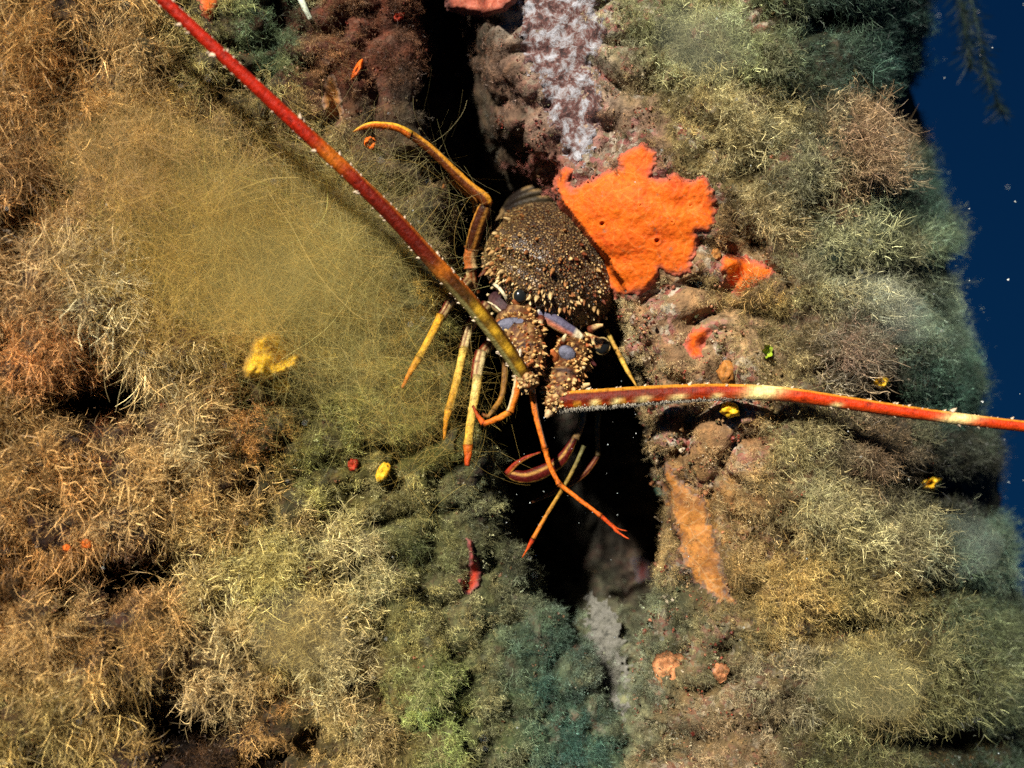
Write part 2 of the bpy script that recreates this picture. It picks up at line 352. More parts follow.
def depth(px, py):
    L = np.interp(py, _y, _L); R = np.interp(py, _y, _R); dm = np.interp(py, _y, _Dm)
    wob = 7 * noise(py / 22.0, 0.5, 0.5, 3) + 4 * noise(py / 8.0, 3.5, 0.5, 5)
    L = L + wob; R = R + 6 * noise(py / 19.0, 7.5, 0.5, 9)
    left = -95 * np.clip((L - px) / 420.0, 0, 1.6) ** 0.9 + 10
    # the lower left slope leans back towards the crack
    low = np.clip((py - 420) / 160.0, 0, 1) * np.clip(1 - (L - px) / 170.0, 0, 1)
    left = left + 26 * low
    right = 6 - 34 * np.clip((px - R) / 150.0, 0, 1)
    t = np.clip((px - L) / np.maximum(R - L, 4), 0, 1)
    wid = np.clip((R - L) / 60.0, 0.15, 1)
    # top part: steep left lip, sloping right flank
    a = np.clip(1 - (py - 120) / 160.0, 0, 1)
    prof_sym = np.minimum(1, np.minimum(t * 6, (1 - t) * 14))
    prof_top = np.where(t < 0.42, np.minimum(1, t * 9), 1 - ((t - 0.42) / 0.58) ** 0.8)
    prof = a * prof_top + (1 - a) * prof_sym
    prof = prof * prof * (3 - 2 * prof)
    low2 = np.clip((py - 560) / 60.0, 0, 1)
    edge = left * (px < L) + right * (px > R) + ((10 + 26 * np.clip((py - 420) / 160., 0, 1)) * (1 - t) + 6 * t) * ((px >= L) & (px <= R))
    return edge + dm * wid ** low2 * prof * ((px >= L) & (px <= R))

def surf(px, py):
    d = depth(px, py)
    inside = np.exp(-np.clip((d - 60) / 60.0, 0, 9))
    for bx, by, rx, ry, am in BUMPS:
        q = ((px - bx) / rx) ** 2 + ((py - by) / ry) ** 2
        d = d + am * np.exp(-q * 1.3)
    return d, inside

def relief(px, py, d):
    """bumpy displacement in px of depth (negative = out)"""
    big = 0.28 + 0.32 * fbm(px / 70.0, py / 70.0, d / 70.0, 21, 3)
    mid = fbm(px / 30.0, py / 30.0, d / 30.0, 33, 3)
    fine = fbm(px / 9.0, py / 9.0, d / 9.0, 51, 3) 
    lump = np.abs(noise(px / 62.0 + 2.2, py / 50.0, d / 62.0, 77)) + 0.25 * np.abs(noise(px / 25.0 + 2.2, py / 22.0, d / 25.0, 78))
    right = np.clip((px - 720) / 60.0, 0, 1); left = np.clip((330 - px) / 90.0, 0, 1)
    return 20 * (big - 0.28) + 7 * mid + 4.6 * fine + (44 * right + 40 * left) * (np.clip(1 - lump * 2.0, 0, 1) ** 1.5 - 0.38)

cols_px = np.concatenate([np.arange(-760, -200, 14), np.arange(-200, 380, 3.0), np.arange(380, 720, 2.0), np.arange(720, 790, 2.5)])
rows_py = np.concatenate([np.arange(-700, -160, 14), np.arange(-160, 930, 2.6), np.arange(930, 1500, 14)])
nl = len(cols_px)
ang = np.linspace(0.02, 1, 95) * math.radians(96)
back = np.geomspace(12, 1500, 34)
PX0, PY0 = np.meshgrid(cols_px, rows_py)
D0, ins = surf(PX0, PY0)
ex = np.interp(rows_py, _ey, _ex)[:, None] + 14 * noise(rows_py / 38.0, 1.5, 8.5, 71)[:, None] + 7 * noise(rows_py / 15.0, 4.5, 8.5, 73)[:, None] - 6
PX1 = 790 + (ex - 790) * np.sin(ang)[None, :] / math.sin(math.radians(90))
PY1 = np.broadcast_to(rows_py[:, None], PX1.shape)
D1, _ = surf(PX1, PY1)
D1 = D1 + (np.broadcast_to(330, ex.shape) * (1 - np.cos(ang))[None, :] ** 1.25)
PX2 = PX1[:, -1:] - 0.16 * back[None, :]
PY2 = np.broadcast_to(rows_py[:, None], PX2.shape)
D2 = D1[:, -1:] + back[None, :]
PXg = np.concatenate([PX0, PX1, PX2], 1); PYg = np.concatenate([PY0, PY1, PY2], 1); Dg = np.concatenate([D0, D1, D2], 1)
V0 = P(PXg, PYg, Dg)
nr, nc = PXg.shape
du = np.gradient(V0, axis=1); dv = np.gradient(V0, axis=0)
nrm = -np.cross(du, dv); nrm /= np.linalg.norm(nrm, axis=-1, keepdims=True) + 1e-15
deepness = np.clip((Dg - 40) / 120.0, 0, 1)
rel = relief(V0[..., 0] / S, -V0[..., 2] / S, V0[..., 1] / S) * (1 - 0.35 * deepness)
LILAC = [(522,-12),(560,-14),(596,-6),(606,30),(592,62),(602,100),(594,146),(578,166),(562,150),(548,118),(540,84),(520,50)]
calm = np.clip(np.maximum(np.maximum(poly_dist(PXg, PYg, SPONGE), poly_dist(PXg, PYg, SHEET)), poly_dist(PXg, PYg, LILAC) - 6) / 14.0 + 0.7, 0, 1)
calm = np.maximum(calm, 0.35 * np.exp(-((PXg - 610) / 130.0) ** 4))
calm = np.maximum(calm, 0.65 * np.exp(-((PXg - 440) / 120.0) ** 4) * np.clip((190 - PYg) / 60.0, 0, 1))
rel = rel * (1 - 0.9 * calm)
rock_V = V0 - nrm * (rel * S)[..., None]

# colour of the rock crust (sRGB, shade of crevice and hollows painted in) at a few places, blended between them
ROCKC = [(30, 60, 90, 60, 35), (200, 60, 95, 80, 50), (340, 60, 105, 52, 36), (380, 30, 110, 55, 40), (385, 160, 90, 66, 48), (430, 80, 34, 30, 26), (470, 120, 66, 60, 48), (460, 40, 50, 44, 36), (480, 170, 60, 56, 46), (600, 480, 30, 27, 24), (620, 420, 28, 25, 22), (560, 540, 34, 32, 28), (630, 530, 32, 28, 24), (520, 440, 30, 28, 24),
         (490, 60, 74, 56, 46), (500, 130, 84, 66, 52), (545, 30, 190, 170, 178), (570, 70, 212, 200, 208), (560, 120, 186, 170, 178), (525, 90, 130, 62, 50), (560, 160, 120, 60, 50), (610, 90, 140, 100, 90),
         (640, 40, 120, 112, 84), (740, 120, 120, 100, 70), (860, 120, 70, 78, 62), (920, 200, 50, 66, 56), (690, 320, 165, 128, 100), (660, 330, 150, 100, 82), (640, 360, 128, 94, 76),
         (715, 350, 190, 150, 130), (700, 450, 160, 116, 88), (680, 430, 140, 102, 74), (735, 440, 170, 116, 96), (690, 500, 190, 130, 70), (780, 400, 130, 108, 76), (860, 450, 92, 76, 56), (960, 480, 50, 56, 46),
         (760, 560, 130, 98, 62), (880, 600, 110, 92, 56), (680, 620, 84, 80, 58), (700, 700, 120, 94, 70), (730, 750, 120, 92, 70), (840, 720, 96, 86, 52),
         (100, 300, 110, 72, 42), (90, 400, 60, 30, 16), (180, 430, 120, 80, 44), (250, 250, 130, 96, 40), (350, 280, 104, 98, 56), (400, 420, 92, 88, 44), (340, 480, 90, 78, 40),
         (430, 560, 86, 82, 52), (470, 600, 92, 88, 60), (540, 620, 50, 66, 56), (590, 610, 90, 88, 76), (602, 650, 178, 172, 152), (606, 690, 150, 146, 128), (625, 640, 66, 62, 52), (575, 660, 60, 66, 56), (560, 720, 50, 74, 62), (480, 710, 84, 84, 54),
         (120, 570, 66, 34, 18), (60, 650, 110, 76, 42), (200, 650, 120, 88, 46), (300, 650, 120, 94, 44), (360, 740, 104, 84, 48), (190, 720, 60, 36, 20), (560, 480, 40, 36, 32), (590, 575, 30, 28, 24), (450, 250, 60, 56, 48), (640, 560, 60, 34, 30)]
RC = np.array(ROCKC, float)

def blend(px, py, table, sigma, jit=9.0, k0=2):
    """normalised Gaussian blend of control rows (px, py, values...)"""
    jx = jit * fbm(px / 26.0, py / 26.0, 0.5, 81, 3) * 2; jy = jit * fbm(px / 26.0, py / 26.0, 9.5, 91, 3) * 2
    x = (px + jx).ravel(); y = (py + jy).ravel()
    out = np.zeros((x.size, table.shape[1] - 2)); ws = np.zeros(x.size)
    best = np.full(x.size, 1e18)
    for r in table:
        best = np.minimum(best, (x - r[0]) ** 2 + (y - r[1]) ** 2)
    for r in table:
        w = np.exp(-((x - r[0]) ** 2 + (y - r[1]) ** 2 - best) / (2 * sigma ** 2))
        out += w[:, None] * r[2:]; ws += w
    return (out / ws[:, None]).reshape(np.shape(px) + (-1,))

RC[:, 2:] = RC[:, 2:] * [0.90, 0.95, 0.82]
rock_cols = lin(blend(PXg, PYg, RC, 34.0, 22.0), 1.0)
under = np.clip(np.maximum((350 - PXg) / 60.0, (PXg - 740) / 50.0), 0, 1)[..., None]     # rock colour darkened under thick turf to paint shadowed gaps
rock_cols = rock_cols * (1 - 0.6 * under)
_sh = P(0, 0, 0)
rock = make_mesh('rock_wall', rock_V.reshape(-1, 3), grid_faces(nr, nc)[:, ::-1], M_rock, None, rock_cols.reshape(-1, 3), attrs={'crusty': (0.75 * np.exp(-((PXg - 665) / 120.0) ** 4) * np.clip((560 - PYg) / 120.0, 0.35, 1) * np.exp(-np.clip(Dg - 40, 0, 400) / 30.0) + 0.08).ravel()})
rock['kind'] = 'structure'; rock['label'] = 'encrusted underwater rock wall split by a dark crevice'
_f = grid_faces(nr, nc)
bvh = BVHTree.FromPolygons([Vector(v) for v in rock_V.reshape(-1, 3)], _f.tolist())
EYE = Vector((0, -CD, 0))

def hit(px, py):
    d = Vector(P(px, py, 0.0)) - EYE; d.normalize()
    loc, n, i, dist = bvh.ray_cast(EYE, d)
    if loc is None: return None
    if n.dot(d) > 0: n = -n
    return loc, n

def rock_d(px, py):
    h = hit(px, py)
    return 400.0 if h is None else h[0].y / S

# ------------------------------------------------------------------ encrusting sponges
def box_blur(a, n):
    for _ in range(n):
        p = np.pad(a, 1, mode='edge')
        a = (p[1:-1, 1:-1] * 2 + p[:-2, 1:-1] + p[2:, 1:-1] + p[1:-1, :-2] + p[1:-1, 2:]) / 6
    return a

CRUSTS = []; CRUST_BARE = {}
def crust(name, poly, mat, thick=6.0, step=1.6, rough=3.0, blur=4, dmax=60.0, pores=(), ragged=2.5):
    p = np.asarray(poly, float)
    xs = np.arange(p[:, 0].min() - 6, p[:, 0].max() + 6, step); ys = np.arange(p[:, 1].min() - 6, p[:, 1].max() + 6, step)
    X, Y = np.meshgrid(xs, ys)
    sd = poly_dist(X, Y, poly) + ragged * fbm(X / 5.0, Y / 5.0, 0.5, 5, 3)
    base = np.array([[min(rock_d(x, y), dmax) for x in xs] for y in ys])
    sm = box_blur(base, blur * 3); sm = np.minimum(sm, base + 1.0) * 0.75 + 0.25 * np.minimum(sm, base)
    prof = np.clip(sd / 7.0, -1, 1); prof = np.where(prof > 0, np.sqrt(np.clip(prof * (2 - prof), 0, 1)), prof * 1.3)
    d = sm - thick * prof + rough * fbm(X / 16.0, Y / 16.0, 0.5, 15, 3) * (prof > 0) + 0.7 * fbm(X / 4.0, Y / 4.0, 0.5, 25, 2)
    for qx, qy, qr in pores:
        r = np.hypot(X - qx, Y - qy) / qr
        d = d - 1.6 * np.exp(-((r - 1.3) / 0.6) ** 2) + 6 * np.exp(-(r / 0.75) ** 2)
    V = P(X, Y, d).reshape(-1, 3)
    F = grid_faces(len(ys), len(xs))[:, ::-1]
    keep = (sd.ravel()[F] > -3.2).all(1); F = F[keep]
    used = np.unique(F); remap = np.full(len(V), -1); remap[used] = np.arange(len(used))
    o = make_mesh(name, V[used], remap[F], mat, attrs={'rim': (0.85 * np.exp(-(np.clip(sd, 0, 99) / 4.0) ** 2)).ravel()[used]})
    CRUSTS.append(p); CRUST_BARE[tuple(p[0])] = 0.15 if mat.name.startswith('pale_gr') else 0.7 if ragged > 7.5 else 1.0
    return o

o = crust('encrusting_sponge', SPONGE, M_orange, 5.5, 1.3, 1.6, 6, 30.0, [(602, 224, 2.3), (657, 241, 2.5), (595, 256, 1.6), (640, 205, 1.3), (690, 205, 1.5), (625, 262, 1.2), (672, 222, 1.2)], ragged=4.5)
tag(o, 'large bright orange encrusting sponge spread over the rock beside the lobster shell', 'sponge')
o = crust('encrusting_sponge', [(722,256),(732,252),(750,259),(772,266),(774,275),(762,282),(752,288),(741,298),(731,292),(727,280),(719,268)], M_orange, 3.5, 1.4, 2, 3, ragged=5)
tag(o, 'small red-orange sponge patch half hidden by algae beside the large orange sponge', 'sponge')
o = crust('encrusting_sponge', [(684,340),(690,332),(702,327),(710,328),(708,338),(700,346),(704,356),(696,360),(688,354)], M_orange, 2.5, 1.3, 1.5, 3, ragged=5)
tag(o, 'tiny orange-red sponge patch on pink crusted rock just above the striped antenna', 'sponge')
o = crust('encrusting_sponge', SHEET, M_ochre, 2.2, 1.4, 2, 3, 40, ragged=12)
tag(o, 'ochre orange sponge sheet running down the right lip of the dark crevice', 'sponge')
o = crust('encrusting_sponge', [(466,538),(472,540),(476,556),(482,572),(480,584),(470,596),(460,592),(458,580),(466,576),(470,562)], M_red, 11, 1.3, 2, 3)
tag(o, 'dark red sponge streak on the mossy rock left of the crevice', 'sponge')
o = crust('encrusting_sponge', [(326,76),(334,74),(340,90),(344,112),(336,122),(324,118),(322,98)], M_ochre, 4, 1.5, 3, 3)
tag(o, 'dull ochre sponge patch between the red antenna and the small orange tube', 'sponge')
o = crust('encrusting_sponge', [(246,380),(242,368),(250,350),(254,338),(268,331),(281,333),(290,345),(302,356),(298,370),(284,374),(272,380)], M_yellow, 24, 1.5, 6, 4)
tag(o, 'lumpy bright yellow sponge half veiled by golden filament algae', 'sponge')
o = crust('encrusting_sponge', [(440,-14),(520,-16),(516,2),(504,12),(486,17),(468,14),(450,10)], M_pink, 18, 1.8, 4, 4, 60)
tag(o, 'pinkish red crust shelf jutting over the top of the crevice', 'sponge')
o = crust('encrusting_sponge', [(196,-8),(222,-8),(216,10),(210,22),(202,16)], M_orange, 4, 1.5, 2, 3)
tag(o, 'orange sponge patch on dark green rock behind the red antenna', 'sponge')
o = crust('encrusting_sponge', [(634,560),(644,556),(650,566),(648,580),(638,584)], M_red_shaded, 5, 1.4, 2, 3, 260)
tag(o, 'red sponge with shade in its colour deep in the lower crevice', 'sponge')

o = crust('coralline_crust', [(522,-12),(560,-14),(596,-6),(606,30),(592,62),(602,100),(594,146),(578,166),(562,150),(548,118),(540,84),(520,50)], M_lilac, 1.0, 1.6, 2.0, 0, 60, ragged=15)
tag(o, 'whitish lilac coralline crust streaked dark red beside the upper crevice', 'crust')
o = crust('coralline_crust', [(588,596),(604,602),(616,622),(624,652),(630,690),(626,722),(614,708),(602,684),(592,648)], M_pale, 0.6, 1.5, 2.0, 0, 90, ragged=16)
tag(o, 'pale grey grainy crust low in the crevice', 'crust')
def blob(name, px, py, rx, ry, rd, mat, tilt=0.0, lump=0.18, out=0.4, seed=1):
    """a lumpy growth sitting on the rock: a deformed closed ellipsoid, with a mouth pit facing out"""
    d0 = rock_d(px, py); d0 = min(d0, 330)
    nu, nv = 14, 20
    u = np.linspace(0.02, np.pi - 0.02, nu); v = np.linspace(0, 2 * np.pi, nv, endpoint=False)
    U, W = np.meshgrid(u, v, indexing='ij')
    x, y, z = np.sin(U) * np.cos(W), np.sin(U) * np.sin(W), np.cos(U)
    k = 1 + lump * fbm(x * 1.6 + seed * 3.7, y * 1.6, z * 1.6, seed, 3) * 2
    z2 = z * (1 - 0.55 * np.exp(-(U / 0.35) ** 2))
    ca, sa = math.cos(tilt), math.sin(tilt)
    X = px + k * (rx * x * ca - ry * y * sa); Y = py + k * (rx * x * sa + ry * y * ca); D = d0 - k * rd * z2 - rd * out
    th_ = np.linspace(0, 2 * np.pi, 9)[:-1]; q_ = np.stack([px + (rx + 3) * np.cos(th_), py + (ry + 3) * np.sin(th_)], -1); CRUSTS.append(q_); CRUST_BARE[tuple(q_[0])] = 0.85
    return make_mesh(name, P(X, Y, D).reshape(-1, 3), grid_faces(nu, nv, True), mat)

for i, (a, lab, cat) in enumerate([
    (('small_sponge', 383, 472, 6, 11, 7, M_yellow, 0.5, 0.25), 'small bright yellow crescent sponge on mossy rock left of the crevice', 'sponge'),
    (('small_sponge', 281, 385, 9, 8, 7, M_yellow, 0.2, 0.3), 'small yellow tube sponge just below the lumpy yellow sponge', 'sponge'),
    (('small_sponge', 881, 382, 9, 7, 24, M_yellow, 0.3, 0.2, 0.6), 'small yellow sponge among grey-green algae above the striped antenna', 'sponge'),
    (('small_sponge', 930, 483, 12, 8, 46, M_yellow, -0.2, 0.2, 0.5), 'amber yellow sponge beside a dark hollow near the drop-off', 'sponge'),
    (('small_sponge', 730, 410, 10, 7, 14, M_yellow, 0.1, 0.3, 0.6), 'yellow sponge knob peeking out just under the striped antenna', 'sponge'),
    (('small_sponge', 726, 372, 9, 11, 7, M_ochre, 0.1, 0.3, 1.8), 'dull ochre sponge just above the striped antenna', 'sponge'),
    (('orange_tube_worm', 357, 70, 3.5, 12, 6, M_orange, 0.5, 0.1), 'slim orange tube standing on dark red rock near the crevice top', 'worm'),
    (('small_sponge', 370, 143, 6, 7, 6, M_orange, 0.6, 0.3), 'orange sponge nub under the tip of the raised yellow leg', 'sponge'),
    (('small_sponge', 67, 548, 4.4, 4, 5, M_orange, 0, 0.15), 'smaller of two tiny orange sponge balls at the rim of a hollow', 'sponge'),
    (('small_sponge', 86, 544, 6, 5.6, 5, M_orange, 0, 0.15), 'larger of two tiny orange sponge balls at the rim of a hollow', 'sponge'),
    (('small_sponge', 353, 465, 5, 7, 4, M_red, 0.2, 0.3), 'tiny red sponge beside the yellow crescent sponge', 'sponge'),
    (('small_sponge', 398, 17, 6, 4, 4, M_red, -0.4, 0.3), 'tiny red sponge at the crevice lip, top of the wall', 'sponge'),
    (('small_sponge', 716, 255, 5, 6, 4, M_ochre, 0, 0.3), 'tiny ochre sponge between the two orange sponges', 'sponge'),
    (('small_sponge', 68, 428, 9, 6, 5, M_ochre, 0, 0.3), 'brown-orange sponge knob inside a dark hollow', 'sponge'),
]):
    o = blob(*a, seed=i + 2); tag(o, lab, cat, 'tiny orange balls by the hollow' if 'two tiny orange' in lab else None)

def leaf_disc(name, px, py, r, col, tilt, label, cat, seed):
    """a wavy fan-shaped crust leaf standing off the rock"""
    d0 = rock_d(px, py)
    nr_, na = 10, 28
    R_, A_ = np.meshgrid(np.linspace(0.03, 1, nr_), np.linspace(0, 2 * np.pi, na, endpoint=False), indexing='ij')
    k = 1 + 0.42 * noise(np.cos(A_) * 2.3 + seed, np.sin(A_) * 2, 0.5, seed)
    X = px + R_ * k * r * np.cos(A_) * 0.85; Y = py + R_ * k * r * np.sin(A_)
    D = d0 - 7 - 5 * R_ ** 2 * (0.6 + 0.8 * np.sin(A_ * 2 + seed)) + 1.5 * noise(X / 5, Y / 5, 0.5, seed) * 2 + 4 * np.cos(A_ - tilt) * R_
    top = P(X, Y, D).reshape(-1, 3); bot = P(X, Y, D + 1.8 + 5 * (1 - R_)).reshape(-1, 3)
    f = grid_faces(nr_, na, True); n0 = len(top)
    i = (nr_ - 1) * na + np.arange(na); j = (nr_ - 1) * na + (np.arange(na) + 1) % na
    F = np.concatenate([f[:, ::-1], f + n0, np.stack([i, j, j + n0, i + n0], -1)])
    band = (0.8 + 0.5 * fbm(X / 5, Y / 5, 0.5, 3, 3) + 0.1 * np.sin(R_ * 12))[..., None]
    c = (lin(col, 1.3)[None, None] * band).reshape(-1, 3)
    return tag(make_mesh(name, np.concatenate([top, bot]), F, M_plain, None, np.concatenate([c, c])), label, cat)
leaf_disc('fan_crust', 671, 668, 19, (190, 130, 85), 0.4, 'pale orange ruffled crust leaf beside the lower crack', 'crust leaf', 4)
leaf_disc('fan_crust', 721, 672, 10, (180, 120, 78), 1.4, 'small round tan crust leaf right of the ruffled one', 'crust leaf', 9)
leaf_disc('leafy_alga', 768, 351, 7, (140, 160, 40), 1.0, 'small lime green leaf on the rock above the striped antenna', 'algae', 6)
leaf_disc('leafy_alga', 661, 487, 8, (50, 72, 58), 2.0, 'small dark green leaf on the right lip of the crevice', 'algae', 12)

# ------------------------------------------------------------------ the spiny lobster
lob = bpy.data.objects.new('spiny_lobster', None); C.objects.link(lob)
lob.location = P(545, 330, 60); lob.empty_display_size = 0.02
tag(lob, 'brown spiny lobster with long red antennae wedged head-down in the dark crevice', 'lobster')
bpy.context.view_layer.update()
LOBINV = np.array(lob.location)

def lpart(o):
    """keep world position under the lobster empty"""
    o.parent = lob
    o.matrix_parent_inverse = lob.matrix_world.inverted()
    return o
def lchild(o, par):
    o.parent = par
    o.matrix_parent_inverse = par.matrix_world.inverted() if par.parent is None else lob.matrix_world.inverted() @ lob.matrix_world
    return o

CREAM = (214, 182, 122); TANC = (190, 150, 95); MAROON = (82, 26, 16); DKBR = (58, 32, 20); YEL = (235, 180, 45); ORA = (225, 110, 25); REDO = (200, 50, 15); GREYB = (112, 112, 128)
G = 0.72
def const(c, g=G):
    c = lin(c, g); return lambda t, h: np.broadcast_to(c, t.shape + (3,))
def mixv(a, b, w): return a * (1 - w[..., None]) + b * w[..., None]
def sm(x, a, b):
    t = np.clip((x - a) / (b - a + 1e-9), 0, 1); return t * t * (3 - 2 * t)

# carapace: one continuous domed shell, its front edge pulled in under the brow
ev = np.array([0.86, 0.51]); fw = np.array([-0.51, 0.86])              # across the eyes / forwards, in the picture
CC = np.array([551.0, 268.0]); CD0 = 52.0
def cara_point(U, W):
    # U: 0 = towards the camera .. pi = into the crevice ; W: round
    x = np.sin(U) * np.cos(W); y = np.sin(U) * np.sin(W); z = np.cos(U)
    rx = 73.0; ry = np.where(y > 0, 60.0, 64.0); rz = np.where(z > 0, 66.0, 150.0)
    k = 1 + 0.05 * np.exp(-((x) / 0.35) ** 2) * np.clip(z, 0, 1)       # low ridge along the middle
    k = k - 0.11 * np.exp(-((y - 0.12 - 0.25 * x * x) / 0.10) ** 2) * np.clip(z, 0, 1)  # the groove across the shell
    sx = x * rx * k; sy = y * ry * k
    # the front is blunter
    sy = np.where(y > 0.55, 60.0 * (0.55 + (y - 0.55) * 0.75), sy)
    px = CC[0] + sx * ev[0] + sy * fw[0]; py = CC[1] + sx * ev[1] + sy * fw[1]
    d = CD0 - z * rz * k + 0.10 * sx - 0.22 * sy
    b = fbm(px / 14.0, py / 14.0, d / 14.0, 61, 3)
    return px, py, d - 2.2 * b
nu, nv = 90, 130
U, W = np.meshgrid(np.linspace(0.004, np.pi - 0.004, nu), np.linspace(0, 2 * np.pi, nv, endpoint=False), indexing='ij')
cx, cy, cd = cara_point(U, W)
V = P(cx, cy, cd).reshape(-1, 3)
tone = 0.85 + 0.35 * fbm(cx / 13.0, cy / 13.0, cd / 13.0, 5, 3) * 2.2
tone = np.clip(tone, 0.3, 1.7)
olive = sm(cx, 540, 485)
cc = mixv(lin((236, 220, 190))[None, None] * tone[..., None] * 0.85, lin((235, 222, 170))[None, None] * tone[..., None] * 1.15, olive)
cara = lpart(make_mesh('carapace', V, grid_faces(nu, nv, True), M_cara, None, cc.reshape(-1, 3)))
cara_bvh = BVHTree.FromPolygons([Vector(v) for v in V], grid_faces(nu, nv, True).tolist())
def on_cara(px, py):
    d = Vector(P(px, py, 0.0)) - EYE; d.normalize()
    loc, n, i, dist = cara_bvh.ray_cast(EYE, d)
    if loc is None: return np.array(P(px, py, 40.0)), np.array((0, -1.0, 0))
    if n.dot(d) > 0: n = -n
    return np.array(loc), np.array(n)
def cdp(px, py): return on_cara(px, py)[0][1] / S

# its spines
bs, ds, rr, hh, cl = [], [], [], [], []
fwd3 = np.array([-0.35, -0.55, -0.75])
for k in range(1300):
    px = random.uniform(478, 625); py = random.uniform(205, 335)
    d = Vector(P(px, py, 0.0)) - EYE; d.normalize()
    loc, n, i, dist = cara_bvh.ray_cast(EYE, d)
    if loc is None: continue
    n = np.array(-n if n.dot(d) > 0 else n)
    front = ((px - CC[0]) * fw[0] + (py - CC[1]) * fw[1]) / 60.0
    big = random.random() < (0.05 + 0.16 * max(0, front + 0.4))
    r = random.uniform(1.6, 3.2) if big else random.uniform(0.6, 1.3)
    bs.append(np.array(loc) - n * 0.4 * S); ds.append(n + 0.75 * fwd3); rr.append(r * S); hh.append(r * random.uniform(1.8, 3.4) * S)
    c = random.choice([(226, 190, 130), (205, 160, 100), (180, 120, 66), (120, 60, 34), (150, 96, 56)]); cl.append(np.concatenate([np.repeat([lin(c, 0.5)], 5, 0), np.repeat([lin(c, 0.7)], 10, 0)]))
V, F = cones(np.array(bs), np.array(ds), np.array(rr), np.array(hh), 5)
a = Acc(); a.add(V, F, np.concatenate(cl)); o = lpart(a.build('shell_spines', M_shell)); o['kind'] = 'stuff'

# tail rings behind the shell
for k, (y0, hw, dd) in enumerate([(207, 40, 62), (200, 37, 82), (192, 34, 104), (186, 31, 128)]):
    ths = np.linspace(math.radians(196), math.radians(352), 34)
    px = 531 + k * 1 + hw * np.cos(ths) + 3; py = y0 + 24 + (24 - k) * np.sin(ths) + 0.28 * (px - 531) * -0.5
    d = dd - 26 * np.sin(-ths) ** 2 + 18
    cfn = lambda t, h: mixv(mixv(lin((66, 56, 40), G) + 0 * t[..., None], lin((36, 28, 22), G) + 0 * t[..., None], sm(np.sin(h * 1 + t * 9), 0.0, 0.5)), lin((150, 120, 78), G) + 0 * t[..., None], sm(np.cos(h + 0.9), 0.8, 0.95) * sm(np.sin(t * 11 + k), 0.1, 0.5))
    v, f, c = sweep(P(px, py, d), 6.0 * S, 4.6 * S, 14, cfn); aa = Acc(); aa.add(v, f, c)
    lpart(aa.build('tail_ring', M_shell))

# thorax that carries the legs, in the dark behind the head
U2, W2 = np.meshgrid(np.linspace(0.01, np.pi - 0.01, 24), np.linspace(0, 2 * np.pi, 32, endpoint=False), indexing='ij')
tx = 538 + 44 * np.sin(U2) * np.cos(W2); ty = 342 + 40 * np.sin(U2) * np.sin(W2); td = 78 - 52 * np.cos(U2)
tc_ = lin((70, 34, 24), G)[None, None] * (1 + 0.5 * fbm(tx / 8, ty / 8, td / 8, 8, 3))[..., None]
lpart(make_mesh('thorax', P(tx, ty, td).reshape(-1, 3), grid_faces(24, 32, True), M_shell, None, tc_.reshape(-1, 3)))

def ellipsoid(px, py, d, rx, ry, rd, tilt=0.0, nu=16, nv=22, tipx=0.0):
    U, W = np.meshgrid(np.linspace(0.02, np.pi - 0.02, nu), np.linspace(0, 2 * np.pi, nv, endpoint=False), indexing='ij')
    x, y, z = np.sin(U) * np.cos(W), np.sin(U) * np.sin(W), np.cos(U)
    ca, sa = math.cos(tilt), math.sin(tilt)
    return P(px + rx * x * ca - ry * y * sa, py + rx * x * sa + ry * y * ca, d - rd * z).reshape(-1, 3), grid_faces(nu, nv, True), x, y, z

# eyes: stalk, cream rim, dark cornea
M_eye, n_, l_, b_ = new_mat('lobster_cornea'); b_.inputs['Base Color'].default_value = (0.010, 0.011, 0.011, 1); b_.inputs['Roughness'].default_value = 0.2; b_.inputs['Specular IOR Level'].default_value = 0.3
def eye(px, py, d, r, stalk_from):
    a = Acc()
    pts = smooth_path([stalk_from, (px, py, d + 1.0)], 8)
    cfn = lambda t, h: mixv(lin(CREAM, 1.0) + 0 * t[..., None], lin((130, 55, 22), G) + 0 * t[..., None], sm(np.sin(h * 3 + t * 8), 0.1, 0.6))
    v, f, c = sweep(P(pts[:, 0], pts[:, 1], pts[:, 2]), np.linspace(r * .8, r * .85, 8) * S, np.linspace(r * .8, r * .95, 8) * S, 14, cfn); a.add(v, f, c)
    rim = np.linspace(0, 2 * np.pi, 25)
    v, f, c = sweep(P(px + r * 1.02 * np.cos(rim), py + r * 1.08 * np.sin(rim), d + 0.5 + 0 * rim), r * 0.11 * S, r * 0.11 * S, 8, const((190, 160, 104), 0.7)); a.add(v, f, c)
    st = lpart(a.build('eye', M_shell))
    v, f, *_ = ellipsoid(px, py, d, r, r * 1.06, r * 0.6)
    co = make_mesh('cornea', v, f, M_eye); co.parent = st
    return st
eye(520, 296, cdp(520, 296) - 5, 6.6, (522, 292, cdp(520, 296) + 6))
eye(602, 346, 26, 7.6, (583, 337, 30))

